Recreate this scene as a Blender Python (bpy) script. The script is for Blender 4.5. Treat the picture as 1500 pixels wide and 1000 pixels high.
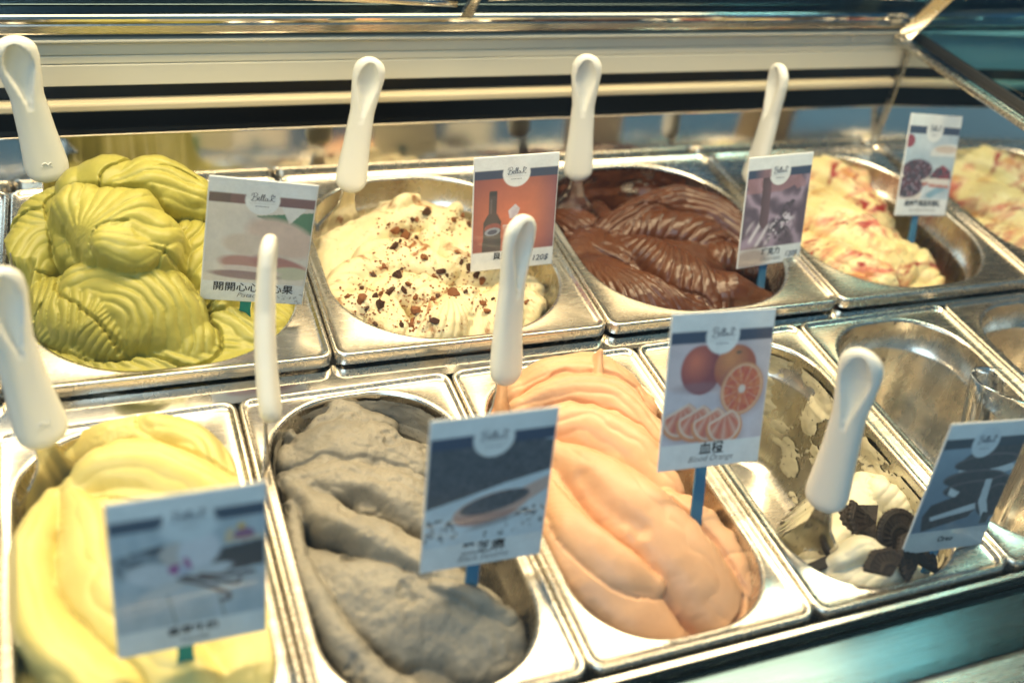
import bpy, bmesh, math, random
import numpy as np
from mathutils import Vector, Matrix
random.seed(7); np.random.seed(7)
scn = bpy.context.scene
col = scn.collection
for o in list(bpy.data.objects): bpy.data.objects.remove(o)

# ------------------------------------------------------------------ camera
CR = np.array([[0.92987254, -0.34489822, 0.12799328], [-0.12026416, -0.61379605, -0.78025056], [0.3476688, 0.71014057, -0.61223099]])
CC = np.array([0.08797342, -0.60142859, 0.53799886])
FPX = 1550.0
cam = bpy.data.cameras.new('camera'); camo = bpy.data.objects.new('camera', cam); col.objects.link(camo)
cam.sensor_width = 36; cam.lens = FPX / 1500 * 36; cam.clip_start = 0.01; cam.clip_end = 100
mw = Matrix.Identity(4)
for i in range(3):
    mw[i][0] = CR[0][i]; mw[i][1] = -CR[1][i]; mw[i][2] = -CR[2][i]; mw[i][3] = CC[i]
camo.matrix_world = mw
cam.dof.use_dof = True; cam.dof.focus_distance = 0.86; cam.dof.aperture_fstop = 2.8
scn.camera = camo
def px(u, v, z):
    "pixel of the photograph to the point at height z"
    d = CR.T @ np.array([(u - 750) / FPX, (v - 500) / FPX, 1.0])
    return CC + d * (z - CC[2]) / d[2]

# ------------------------------------------------------------------ light
w = bpy.data.worlds.new('World'); scn.world = w; w.use_nodes = True
nt = w.node_tree; bg = nt.nodes['Background']
tc = nt.nodes.new('ShaderNodeTexCoord'); sx = nt.nodes.new('ShaderNodeSeparateXYZ')
nt.links.new(tc.outputs['Generated'], sx.inputs[0])
mr = nt.nodes.new('ShaderNodeMapRange'); mr.inputs['From Min'].default_value = -0.5; mr.inputs['From Max'].default_value = 0.5
nt.links.new(sx.outputs['Y'], mr.inputs['Value'])
rp = nt.nodes.new('ShaderNodeValToRGB')
rp.color_ramp.elements[0].position = 0.0; rp.color_ramp.elements[0].color = (0.20, 0.36, 0.46, 1)
rp.color_ramp.elements[1].position = 1.0; rp.color_ramp.elements[1].color = (0.32, 0.23, 0.13, 1)
nt.links.new(mr.outputs[0], rp.inputs['Fac'])
nz = nt.nodes.new('ShaderNodeTexNoise'); nz.inputs['Scale'].default_value = 3.2; nz.inputs['Detail'].default_value = 3
nt.links.new(tc.outputs['Generated'], nz.inputs['Vector'])
mr2 = nt.nodes.new('ShaderNodeMapRange'); mr2.inputs['From Min'].default_value = 0.38; mr2.inputs['From Max'].default_value = 0.66
mr2.inputs['To Min'].default_value = 0.45; mr2.inputs['To Max'].default_value = 1.4
nt.links.new(nz.outputs['Fac'], mr2.inputs['Value'])
mx = nt.nodes.new('ShaderNodeVectorMath'); mx.operation = 'SCALE'
nt.links.new(rp.outputs['Color'], mx.inputs[0]); nt.links.new(mr2.outputs[0], mx.inputs['Scale'])
nt.links.new(mx.outputs[0], bg.inputs['Color']); bg.inputs['Strength'].default_value = 0.45

def area(name, loc, target, sx_, sy_, power, color):
    l = bpy.data.lights.new(name, 'AREA'); l.shape = 'RECTANGLE'; l.size = sx_; l.size_y = sy_; l.energy = power; l.color = color
    o = bpy.data.objects.new(name, l); col.objects.link(o); o.location = loc
    o.rotation_euler = (Vector(target) - Vector(loc)).to_track_quat('-Z', 'Y').to_euler()
    return o
area('case_strip_lamp', (0.45, 0.10, 0.80), (0.45, 0.06, 0.0), 1.7, 0.12, 14.5, (1.0, 0.79, 0.48))
area('rear_strip_lamp', (0.45, 0.55, 0.62), (0.45, -0.1, 0.0), 1.8, 0.16, 3.2, (1.0, 0.74, 0.40))
area('shop_ceiling_lamp', (0.3, 1.5, 1.5), (0.4, 0.0, 0.0), 1.2, 0.5, 12.0, (1.0, 0.78, 0.46))
area('shop_window', (-0.7, -1.5, 1.5), (0.35, 0.0, 0.0), 1.3, 1.0, 13.5, (0.68, 0.86, 1.0))
vs = scn.view_settings
vs.view_transform = 'Standard'; vs.look = 'None'; vs.exposure = 0.6; vs.gamma = 1.0
scn.cycles.max_bounces = 8; scn.cycles.caustics_reflective = False; scn.cycles.caustics_refractive = False
scn.cycles.use_denoising = True

# ------------------------------------------------------------------ materials
MATS = {}
def N(nt, typ, **kw):
    n = nt.nodes.new(typ)
    for k, v in kw.items():
        if k in n.inputs: n.inputs[k].default_value = v
        else: setattr(n, k, v)
    return n
def base_mat(name, color=(0.8, 0.8, 0.8), rough=0.5, metal=0.0, spec=0.5, coat=0.0):
    m = bpy.data.materials.new(name); m.use_nodes = True
    p = m.node_tree.nodes['Principled BSDF']
    p.inputs['Base Color'].default_value = (*color, 1); p.inputs['Roughness'].default_value = rough
    p.inputs['Metallic'].default_value = metal; p.inputs['Specular IOR Level'].default_value = spec
    p.inputs['Coat Weight'].default_value = coat
    MATS[name] = m
    return m, m.node_tree, p
def add_bump(nt, p, scale, strength, dist, detail=3, coords=None, rough=0.6):
    if coords is None: coords = N(nt, 'ShaderNodeTexCoord').outputs['Object']
    n = N(nt, 'ShaderNodeTexNoise', Scale=scale, Detail=detail, Roughness=rough); nt.links.new(coords, n.inputs['Vector'])
    b = N(nt, 'ShaderNodeBump', Strength=strength, Distance=dist); nt.links.new(n.outputs['Fac'], b.inputs['Height'])
    prev = p.inputs['Normal'].links
    if prev: nt.links.new(prev[0].from_socket, b.inputs['Normal'])
    nt.links.new(b.outputs[0], p.inputs['Normal'])
    return n
def steel(name, color, rough, stretch=(1, 1, 1), bump=0.02):
    m, nt, p = base_mat(name, color, rough, 1.0)
    tc = N(nt, 'ShaderNodeTexCoord'); mp = N(nt, 'ShaderNodeMapping'); mp.inputs['Scale'].default_value = stretch
    nt.links.new(tc.outputs['Object'], mp.inputs['Vector'])
    n = N(nt, 'ShaderNodeTexNoise', Scale=60.0, Detail=5.0, Roughness=0.65); nt.links.new(mp.outputs[0], n.inputs['Vector'])
    r = N(nt, 'ShaderNodeMapRange'); r.inputs['From Min'].default_value = 0.3; r.inputs['From Max'].default_value = 0.7
    r.inputs['To Min'].default_value = rough * 0.88; r.inputs['To Max'].default_value = rough * 1.15
    nt.links.new(n.outputs['Fac'], r.inputs['Value']); nt.links.new(r.outputs[0], p.inputs['Roughness'])
    add_bump(nt, p, 14.0, bump, 0.002, 2, mp.outputs[0])
    return m
steel('pan_steel', (0.66, 0.62, 0.55), 0.26, (1, 3, 1), 0.0)
steel('bright_steel', (0.72, 0.70, 0.66), 0.09, (1, 1, 1), 0.02)
steel('brushed_steel', (0.58, 0.55, 0.49), 0.26, (0.2, 6, 6), 0.05)
steel('blade_steel', (0.62, 0.60, 0.56), 0.14, (1, 1, 1), 0.03)
steel('dark_steel', (0.055, 0.085, 0.10), 0.20, (0.2, 4, 4), 0.05)
m, nt, p = base_mat('handle_plastic', (0.80, 0.79, 0.72), 0.38); p.inputs['Subsurface Weight'].default_value = 0.15
p.inputs['Subsurface Radius'].default_value = (0.004, 0.004, 0.003); p.inputs['Subsurface Scale'].default_value = 1.0
add_bump(nt, p, 260, 0.04, 0.001); 
m, nt, p = base_mat('cream_panel', (0.70, 0.66, 0.53), 0.42); add_bump(nt, p, 30, 0.03, 0.002)
m, nt, p = base_mat('cream_rail', (0.62, 0.53, 0.36), 0.35); add_bump(nt, p, 30, 0.03, 0.002)
m, nt, p = base_mat('slot_black', (0.008, 0.009, 0.010), 0.45); add_bump(nt, p, 40, 0.05, 0.002)
m, nt, p = base_mat('gasket_black', (0.012, 0.012, 0.013), 0.5); add_bump(nt, p, 40, 0.05, 0.002)
m, nt, p = base_mat('card_white', (0.80, 0.81, 0.80), 0.28, coat=0.3); add_bump(nt, p, 25, 0.03, 0.002)
m, nt, p = base_mat('ink_black', (0.02, 0.02, 0.025), 0.45); add_bump(nt, p, 90, 0.02, 0.001)
m, nt, p = base_mat('ink_navy', (0.03, 0.05, 0.10), 0.4); add_bump(nt, p, 90, 0.02, 0.001)
m, nt, p = base_mat('ink_grey', (0.22, 0.22, 0.23), 0.45); add_bump(nt, p, 90, 0.02, 0.001)
def glass_mat(name, tint, rough=0.0, facing=0.05, edge=0.6):
    m = bpy.data.materials.new(name); m.use_nodes = True; nt = m.node_tree; nt.nodes.clear()
    out = N(nt, 'ShaderNodeOutputMaterial'); mix = N(nt, 'ShaderNodeMixShader'); tr = N(nt, 'ShaderNodeBsdfTransparent'); gl = N(nt, 'ShaderNodeBsdfGlossy')
    tr.inputs['Color'].default_value = (*tint, 1); gl.inputs['Roughness'].default_value = rough
    lw = N(nt, 'ShaderNodeLayerWeight', Blend=0.5); pw = N(nt, 'ShaderNodeMath', operation='POWER'); pw.inputs[1].default_value = 5.0
    ma = N(nt, 'ShaderNodeMath', operation='MULTIPLY_ADD'); ma.inputs[1].default_value = 0.9; ma.inputs[2].default_value = 0.02
    nt.links.new(lw.outputs['Facing'], pw.inputs[0]); nt.links.new(pw.outputs[0], ma.inputs[0])
    nt.links.new(ma.outputs[0], mix.inputs['Fac']); nt.links.new(tr.outputs[0], mix.inputs[1]); nt.links.new(gl.outputs[0], mix.inputs[2])
    nt.links.new(mix.outputs[0], out.inputs['Surface']); MATS[name] = m
    return m
glass_mat('clear_glass', (0.97, 0.98, 0.98))
glass_mat('front_glass', (0.97, 0.985, 0.985))
glass_mat('blue_glass', (0.40, 0.66, 0.80), 0.03)
m, nt, p = base_mat('stick_blue', (0.10, 0.30, 0.52), 0.2); p.inputs['Transmission Weight'].default_value = 0.35; p.inputs['IOR'].default_value = 1.2; add_bump(nt, p, 60, 0.02, 0.001)
m, nt, p = base_mat('stick_teal', (0.06, 0.38, 0.34), 0.2); p.inputs['Transmission Weight'].default_value = 0.35; p.inputs['IOR'].default_value = 1.2; add_bump(nt, p, 60, 0.02, 0.001)
# print: colour attribute
m, nt, p = base_mat('print', (1, 1, 1), 0.25, coat=0.25)
a = N(nt, 'ShaderNodeAttribute', attribute_name='ink'); nt.links.new(a.outputs['Color'], p.inputs['Base Color'])
add_bump(nt, p, 30, 0.03, 0.002)
def gelato_mat(name, c1, c2, scale=40.0, rough=0.42, sss=0.22, radius=(0.0035, 0.0025, 0.0014), bumps=((420, 0.10, 0.001),), specks=None, spec=0.4):
    m, nt, p = base_mat(name, c1, rough, 0, spec)
    tc = N(nt, 'ShaderNodeTexCoord'); co = tc.outputs['Object']
    n = N(nt, 'ShaderNodeTexNoise', Scale=scale, Detail=4.0, Roughness=0.6); nt.links.new(co, n.inputs['Vector'])
    r = N(nt, 'ShaderNodeValToRGB'); r.color_ramp.elements[0].position = 0.35; r.color_ramp.elements[1].position = 0.65
    r.color_ramp.elements[0].color = (*c2, 1); r.color_ramp.elements[1].color = (*c1, 1)
    nt.links.new(n.outputs['Fac'], r.inputs['Fac']); colr = r.outputs['Color']
    for sp in (specks or []):
        kind, sc_, lo, hi, cc = sp
        if kind == 'dots':
            v = N(nt, 'ShaderNodeTexVoronoi', Scale=sc_); nt.links.new(co, v.inputs['Vector']); src = v.outputs['Distance']
            mr = N(nt, 'ShaderNodeMapRange'); mr.inputs['From Min'].default_value = lo; mr.inputs['From Max'].default_value = hi
            mr.inputs['To Min'].default_value = 1; mr.inputs['To Max'].default_value = 0
            nt.links.new(src, mr.inputs['Value']); fac = mr.outputs[0]
        else:
            mp = N(nt, 'ShaderNodeMapping'); mp.inputs['Scale'].default_value = kind[1]; mp.inputs['Rotation'].default_value = kind[2]; mp.inputs['Location'].default_value = kind[3]
            nt.links.new(co, mp.inputs['Vector'])
            v = N(nt, 'ShaderNodeTexNoise', Scale=sc_, Detail=5.0, Roughness=0.62, Distortion=1.2); nt.links.new(mp.outputs[0], v.inputs['Vector'])
            mr = N(nt, 'ShaderNodeMapRange'); mr.inputs['From Min'].default_value = lo; mr.inputs['From Max'].default_value = hi
            nt.links.new(v.outputs['Fac'], mr.inputs['Value']); fac = mr.outputs[0]
        mi = N(nt, 'ShaderNodeMix', data_type='RGBA'); nt.links.new(fac, mi.inputs['Factor'])
        nt.links.new(colr, mi.inputs['A']); mi.inputs['B'].default_value = (*cc, 1); colr = mi.outputs['Result']
    nt.links.new(colr, p.inputs['Base Color'])
    p.inputs['Subsurface Weight'].default_value = sss; p.inputs['Subsurface Radius'].default_value = radius; p.inputs['Subsurface Scale'].default_value = 1.0
    for b in bumps: add_bump(nt, p, b[0], b[1], b[2], 4, co)
    return m
Z3 = (0, 0, 0)
gelato_mat('pistachio', (0.41, 0.375, 0.085), (0.35, 0.32, 0.065), 30, 0.40, 0.12)
gelato_mat('vanilla', (0.70, 0.60, 0.23), (0.66, 0.55, 0.18), 25, 0.38, 0.15)
gelato_mat('sesame', (0.31, 0.28, 0.225), (0.24, 0.22, 0.18), 30, 0.55, 0.12, bumps=((120, 0.2, 0.002), (520, 0.18, 0.001)),
           specks=[('dots', 420, 0.10, 0.22, (0.11, 0.10, 0.09)), (('n', (1, 1, 1), Z3, Z3), 22, 0.58, 0.75, (0.17, 0.165, 0.155))])
gelato_mat('blood_orange', (0.70, 0.42, 0.25), (0.64, 0.36, 0.20), 20, 0.40, 0.15)
gelato_mat('chocolate', (0.105, 0.034, 0.011), (0.075, 0.022, 0.007), 50, 0.30, 0.10, (0.003, 0.0015, 0.0008), ((300, 0.08, 0.001),), spec=0.5)
gelato_mat('cream_liqueur', (0.74, 0.65, 0.42), (0.70, 0.59, 0.34), 30, 0.45, bumps=((160, 0.12, 0.0015), (500, 0.1, 0.001)),
           specks=[(('n', (1, 1, 1), Z3, (0.3, 0.1, 0)), 30, 0.58, 0.68, (0.30, 0.12, 0.035)), (('n', (1, 1, 1), Z3, Z3), 150, 0.63, 0.70, (0.16, 0.06, 0.02))])
gelato_mat('berry_cream', (0.80, 0.70, 0.42), (0.76, 0.62, 0.28), 30, 0.36,
           specks=[(('n', (1, 2.4, 1.5), (0, 0, 0.9), (0.1, 0, 0)), 11, 0.50, 0.62, (0.60, 0.20, 0.13)), (('n', (1, 2.6, 1.5), (0, 0, 0.9), (0.5, 0.2, 0)), 18, 0.56, 0.64, (0.34, 0.03, 0.03)),
                   (('n', (1, 1.5, 1), (0, 0, 0.9), (0.9, 0.2, 0)), 20, 0.60, 0.72, (0.66, 0.34, 0.08)), ('dots', 60, 0.05, 0.11, (0.05, 0.01, 0.015))])
gelato_mat('cookie_cream', (0.78, 0.74, 0.60), (0.74, 0.69, 0.50), 30, 0.45, bumps=((260, 0.12, 0.001),), specks=[('dots', 90, 0.04, 0.09, (0.05, 0.035, 0.025))])
gelato_mat('cookie_smear', (0.66, 0.60, 0.43), (0.50, 0.45, 0.31), 40, 0.5, 0.1, bumps=((120, 0.3, 0.002), (400, 0.2, 0.001)), specks=[('dots', 150, 0.06, 0.14, (0.04, 0.03, 0.025)), (('n', (1, 1, 1), Z3, Z3), 60, 0.62, 0.68, (0.10, 0.08, 0.06))])
gelato_mat('cookie', (0.022, 0.013, 0.009), (0.012, 0.008, 0.006), 60, 0.6, 0.0, bumps=((600, 0.3, 0.001),))
gelato_mat('crumb_brown', (0.10, 0.035, 0.012), (0.04, 0.014, 0.006), 120, 0.6, 0.0, bumps=((500, 0.4, 0.001),))
gelato_mat('crumb_rust', (0.30, 0.11, 0.03), (0.16, 0.05, 0.015), 120, 0.6, 0.0, bumps=((500, 0.4, 0.001),))

# ------------------------------------------------------------------ helpers
def link(name, me, mat=None, parent=None, loc=None, rotz=0.0, smooth=True):
    o = bpy.data.objects.new(name, me); col.objects.link(o)
    if mat and not me.materials: me.materials.append(MATS[mat])
    if parent: o.parent = parent
    if loc is not None: o.location = loc
    if rotz: o.rotation_euler = (0, 0, rotz)
    if smooth: me.shade_smooth()
    return o
def empty(name, loc=(0, 0, 0), rotz=0.0, label=None, cat=None, group=None):
    o = bpy.data.objects.new(name, None); col.objects.link(o); o.location = loc; o.rotation_euler = (0, 0, rotz); o.empty_display_size = 0.02
    if label: tag(o, label, cat, group)
    return o
def tag(o, label, cat, group=None, kind=None):
    o['label'] = label; o['category'] = cat
    if group: o['group'] = group
    if kind: o['kind'] = kind
    return o
def copy_tree(o, parent=None):
    c = o.copy(); col.objects.link(c); c.parent = parent
    for ch in o.children: copy_tree(ch, c)
    return c
def pydata(name, v, f):
    me = bpy.data.meshes.new(name); me.from_pydata([tuple(map(float, q)) for q in v], [], f); me.update(); return me
def grid_faces(nr, nc, wrap=False):
    a = np.arange(nr * nc).reshape(nr, nc)
    if wrap: a = np.concatenate([a, a[:, :1]], 1)
    return np.stack([a[:-1, :-1], a[:-1, 1:], a[1:, 1:], a[1:, :-1]], -1).reshape(-1, 4)
def np_mesh(name, verts, faces):
    me = bpy.data.meshes.new(name); verts = np.asarray(verts, np.float32); nv = len(verts)
    me.vertices.add(nv); me.vertices.foreach_set('co', verts.ravel())
    loops = []; starts = []; n = 0
    for fa in faces:
        fa = np.asarray(fa, np.int32); k = fa.shape[1]
        starts.append(n + np.arange(len(fa)) * k); loops.append(fa.ravel()); n += fa.size
    loops = np.concatenate(loops); starts = np.concatenate(starts)
    me.loops.add(len(loops)); me.loops.foreach_set('vertex_index', loops)
    me.polygons.add(len(starts)); me.polygons.foreach_set('loop_start', starts.astype(np.int32))
    me.update(calc_edges=True); me.validate()
    return me
def box_me(name, x0, x1, y0, y1, z0, z1, bev=0.0, seg=2):
    bm = bmesh.new(); bmesh.ops.create_cube(bm, size=1)
    for v in bm.verts:
        v.co = Vector((x0 + (v.co.x + .5) * (x1 - x0), y0 + (v.co.y + .5) * (y1 - y0), z0 + (v.co.z + .5) * (z1 - z0)))
    if bev: bmesh.ops.bevel(bm, geom=bm.edges[:], offset=bev, segments=seg, affect='EDGES', profile=0.5)
    me = bpy.data.meshes.new(name); bm.to_mesh(me); bm.free(); return me
def vnoise(P, seed=0):
    "smooth value noise of points (n,k), 0..1"
    P = np.asarray(P, float); I = np.floor(P).astype(np.int64); Fp = P - I; Fp = Fp * Fp * (3 - 2 * Fp); k = P.shape[1]; out = np.zeros(len(P))
    pr = [374761393, 668265263, 2147483647 // 3]
    for c in range(2 ** k):
        h = np.full(len(P), seed * 1013904223 + 12345, np.int64); wt = np.ones(len(P))
        for d in range(k):
            b = (c >> d) & 1; h = h + (I[:, d] + b) * pr[d]; wt = wt * (Fp[:, d] if b else 1 - Fp[:, d])
        h = (h ^ (h >> 13)) * 1274126177; h = h & 0x7fffffff; h = ((h ^ (h >> 16)) * 2246822519) & 0x7fffffff
        out += wt * (h / 0x7fffffff)
    return out
def fbm(P, oct=4, seed=0):
    P = np.asarray(P, float); s = 0; a = 0.5; t = 0
    for i in range(oct): s = s + a * vnoise(P * 2 ** i, seed + i); t += a; a *= 0.5
    return s / t
def catmull(pts, n):
    pts = np.asarray(pts, float); k = len(pts)
    if k == 2: t = np.linspace(0, 1, n)[:, None]; return pts[0] * (1 - t) + pts[1] * t
    P = np.vstack([2 * pts[0] - pts[1], pts, 2 * pts[-1] - pts[-2]]); out = []
    for t in np.linspace(0, k - 1 - 1e-9, n):
        i = int(t); f = t - i; a, b, c, d = P[i], P[i + 1], P[i + 2], P[i + 3]
        out.append(0.5 * (2 * b + (c - a) * f + (2 * a - 5 * b + 4 * c - d) * f * f + (3 * b - a - 3 * c + d) * f ** 3))
    return np.array(out)

# ------------------------------------------------------------------ layout of the two rows
WF, LF = 0.165, 0.2901
YAW = -0.0255; OB = np.array([0.00864, 0.0274, 0.008]); WB, LB = 0.2359, 0.2817
cy_, sy_ = math.cos(YAW), math.sin(YAW)
def bk(u, v, z=None):
    return np.array([OB[0] + u * cy_ - v * sy_, OB[1] + u * sy_ + v * cy_, OB[2] if z is None else z])

# ------------------------------------------------------------------ display case
case = empty('display_case', (0, 0, 0), 0, 'steel gelato display case with cream rear panel, dark air slots and glass end', 'display case')
V0 = LB + 0.012
def wall(name, u0, u1, v0, v1, z0, z1, mat, bev=0.0008, parent=None):
    me = box_me(name, u0, u1, v0, v1, z0, z1, bev)
    o = link(name, me, mat, parent or case, (OB[0], OB[1], 0), YAW, smooth=False); return o
UE = 0.944
def lean(o, z0=-0.002, k=0.24):
    for v in o.data.vertices:
        if v.co.z > 0.03: v.co.y += (v.co.z - z0) * k
    return o
lean(wall('mirror_strip', -0.5, UE, V0 - .002, V0 + 0.001, -0.002, 0.0453, 'bright_steel', 0))
wall('strip_skirt', -0.5, 1.6, V0, V0 + 0.003, -0.16, -0.003, 'brushed_steel')
wall('strip_lip', -0.5, UE, V0 + 0.007, V0 + 0.02, 0.0455, 0.0475, 'bright_steel', 0.0006)
wall('slot_back', -0.5, 2.2, V0 + 0.05, V0 + 0.06, 0.0, 0.13, 'slot_black')
wall('slot_rail', -0.5, UE, V0 - 0.002, V0 + 0.012, 0.0745, 0.0825, 'cream_rail', 0.002)
for za, zb_ in ((0.0975, 0.1175), (0.1180, 0.1255), (0.1260, 0.1385)):
    wall('panel_strip', -0.5, UE, V0 + 0.002, V0 + 0.02, za, zb_, 'cream_panel', 0.001)
wall('panel_lip', -0.5, UE, V0 - 0.004, V0 + 0.02, 0.1395, 0.1425, 'cream_panel', 0.001)
wall('shadow_groove', -0.5, 2.2, V0 + 0.004, V0 + 0.02, 0.1430, 0.1470, 'brushed_steel', 0.0005)
wall('ledge_beam', -0.5, 2.2, V0 - 0.006, V0 + 0.03, 0.1475, 0.1575, 'brushed_steel', 0.002)
wall('top_rail', -0.5, 2.2, V0 - 0.010, V0 + 0.03, 0.1580, 0.1660, 'bright_steel', 0.003)
wall('top_recess', -0.5, 2.2, V0 + 0.012, V0 + 0.03, 0.1665, 0.30, 'dark_steel', 0.001)
# bowed upper tubes
def tube_me(name, pts, r, n=10, flat=1.0):
    pts = np.asarray(pts, float); V = []
    for i, p_ in enumerate(pts):
        t = pts[min(i + 1, len(pts) - 1)] - pts[max(i - 1, 0)]; t = t / np.linalg.norm(t)
        s = np.cross(t, (0, 0, 1.0)); s /= np.linalg.norm(s); u = np.cross(s, t)
        rr = r[i] if hasattr(r, '__len__') else r
        for k in range(n):
            a_ = 2 * math.pi * k / n; V.append(p_ + s * math.cos(a_) * rr + u * math.sin(a_) * rr * flat)
    F = [tuple(q) for q in grid_faces(len(pts), n, True)]
    F.append(tuple(range(n))[::-1]); F.append(tuple(range((len(pts) - 1) * n, len(pts) * n)))
    return pydata(name, V, F)
for (ua, ub, sag) in ((-0.45, 0.40, 0.020), (0.43, 0.93, 0.010)):
    us = np.linspace(ua, ub, 24)
    P = [(OB[0] + u * cy_ - (V0 - 0.014) * sy_, OB[1] + u * sy_ + (V0 - 0.014) * cy_, 0.1850 - sag * 4 * ((u - ua) / (ub - ua) - .5) ** 2 * 0.6 + 0.006) for u in us]
    link('canopy_rod', tube_me('canopy_rod', P, 0.0045, 10), 'bright_steel', case)
for ux in (0.412,):
    a0 = bk(ux, V0 - 0.012, 0.167); a1 = bk(ux + 0.02, V0 - 0.03, 0.24)
    link('canopy_strut', tube_me('canopy_strut', [a0, a1], 0.006, 12), 'brushed_steel', case)
# end section of the rear wall, turned a little towards the front
def end_piece(name, z0, z1, v_off, th, mat, bev=0.0006, length=0.9):
    me = box_me(name, 0, length, 0, th, z0, z1, bev)
    b = bk(UE + 0.002, V0 + v_off, 0.0)
    o = link(name, me, mat, case, (b[0], b[1], 0), YAW - 0.10, smooth=False); return o
lean(end_piece('end_mirror_strip', -0.002, 0.0455, -0.002, 0.003, 'bright_steel', 0))
end_piece('end_strip_lip', 0.0458, 0.0476, 0.007, 0.01, 'bright_steel')
end_piece('end_slot_rail', 0.0745, 0.0825, -0.002, 0.012, 'cream_rail', 0.002)
end_piece('end_panel', 0.0975, 0.1385, 0.002, 0.018, 'cream_panel', 0.001)
end_piece('end_panel_lip', 0.1395, 0.1425, -0.003, 0.018, 'cream_panel', 0.001)
jb = bk(UE + 0.001, V0 - 0.003, 0)
link('corner_joint', box_me('corner_joint', -0.0012, 0.0012, -0.003, 0.006, -0.01, 0.1425, 0.0004), 'brushed_steel', case, (jb[0], jb[1], 0), YAW, False)
# partition: bar running forward, gasket, strut and blue glass
part_u = bk(0.925, 0)[0]
yb0, yb1 = 0.285, -0.40
def fwd(name, x0, x1, z0, z1, mat, y0=yb1, y1=yb0, bev=0.001):
    return link(name, box_me(name, x0, x1, y0, y1, z0, z1, bev), mat, case, None, 0, False)
fwd('partition_bar', 0.921, 0.930, 0.136, 0.1435, 'brushed_steel', bev=0.002)
fwd('partition_channel', 0.9305, 0.947, 0.139, 0.1425, 'bright_steel')
fwd('partition_gasket', 0.9475, 0.952, 0.139, 0.148, 'gasket_black')
fwd('partition_glass', 0.9490, 0.9515, 0.1485, 0.60, 'blue_glass', bev=0.0)
s0 = np.array([0.937, 0.283, 0.147]); s1 = np.array([0.937, 0.205, 0.27])
link('partition_strut', tube_me('partition_strut', [s0, s1], 0.010, 4, 1.0), 'brushed_steel', case, None, 0, False)
# deck under and between the rows
me = box_me('deck_rail', -0.5, 1.1, -0.0012, 1.0, -0.020, -0.0045)
for v in me.vertices:
    if v.co.y > .5: v.co.y = OB[1] + (v.co.x - OB[0]) * math.tan(YAW) + 0.0055
link('deck_rail', me, 'bright_steel', case, None, 0, False)
link('well_floor', box_me('well_floor', -0.5, 1.7, -0.30, 0.36, -0.17, -0.16), 'brushed_steel', case, None, 0, False)
link('front_lip', box_me('front_lip', -0.5, 1.6, -LF - 0.006, -LF - 0.0015, -0.16, -0.004, 0.0008), 'brushed_steel', case, None, 0, False)
link('front_ledge', box_me('front_ledge', -0.5, 1.6, -LF - 0.052, -LF - 0.0065, -0.16, -0.016, 0.002), 'dark_steel', case, None, 0, False)
link('front_rail', box_me('front_rail', -0.5, 1.6, -LF - 0.12, -LF - 0.0525, -0.16, -0.010, 0.004), 'brushed_steel', case, None, 0, False)

# ------------------------------------------------------------------ pans
def rrect(hw, hl, r, n=1200):
    r = min(r, hw - 1e-4, hl - 1e-4); pts = []
    for cx, cyy, a0 in ((hw - r, hl - r, 0), (-hw + r, hl - r, 90), (-hw + r, -hl + r, 180), (hw - r, -hl + r, 270)):
        for a_ in np.linspace(a0, a0 + 90, n // 8): pts.append((cx + r * math.cos(math.radians(a_)), cyy + r * math.sin(math.radians(a_))))
    pts = np.array(pts + [pts[0]]); seg = np.linalg.norm(np.diff(pts, axis=0), axis=1); s = np.concatenate([[0], np.cumsum(seg)])
    t = np.linspace(0, s[-1], n, endpoint=False); return np.stack([np.interp(t, s, pts[:, 0]), np.interp(t, s, pts[:, 1])], 1)
def ring_at(hw, hl, r, ang):
    q = rrect(hw, hl, r); th = np.arctan2(q[:, 1], q[:, 0]); rad = np.hypot(q[:, 0], q[:, 1]); o = np.argsort(th); th = th[o]; rad = rad[o]
    R_ = np.interp(ang, np.concatenate([th - 2 * np.pi, th, th + 2 * np.pi]), np.tile(rad, 3)); return np.stack([R_ * np.cos(ang), R_ * np.sin(ang)], 1)
def pan_angles(W, L, ow, ol, orr):
    A = []
    for q in (rrect(W / 2, L / 2, 0.010, 1600)[::16], rrect(ow, ol, orr, 1600)[::16]): A.append(np.arctan2(q[:, 1], q[:, 0]))
    for sxx in (1, -1):
        for syy in (1, -1):
            c0 = np.array([sxx * (W / 2 - 0.010), syy * (L / 2 - 0.010)])
            for a_ in np.linspace(0, 90, 9):
                d = np.array([sxx * math.cos(math.radians(a_)), syy * math.sin(math.radians(a_))]) * 0.010 + c0; A.append([math.atan2(d[1], d[0])])
    A = np.sort(np.concatenate(A)); keep = np.concatenate([[True], np.diff(A) > 0.002]); return A[keep]
def loft(name, rings, ang, cap=False):
    V = []
    for hw, hl, r, z in rings:
        q = ring_at(hw, hl, r, ang); V.append(np.column_stack([q, np.full(len(q), z)]))
    V = np.concatenate(V); n = len(ang); F = [grid_faces(len(rings), n, True)[:, ::-1]]
    if cap:
        V = np.vstack([V, [[0, 0, rings[-1][3]]]]); c = len(V) - 1; b = (len(rings) - 1) * n
        F.append(np.array([[b + (i + 1) % n, b + i, c] for i in range(n)])[:, ::-1])
    me = np_mesh(name, V, F); return me
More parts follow.
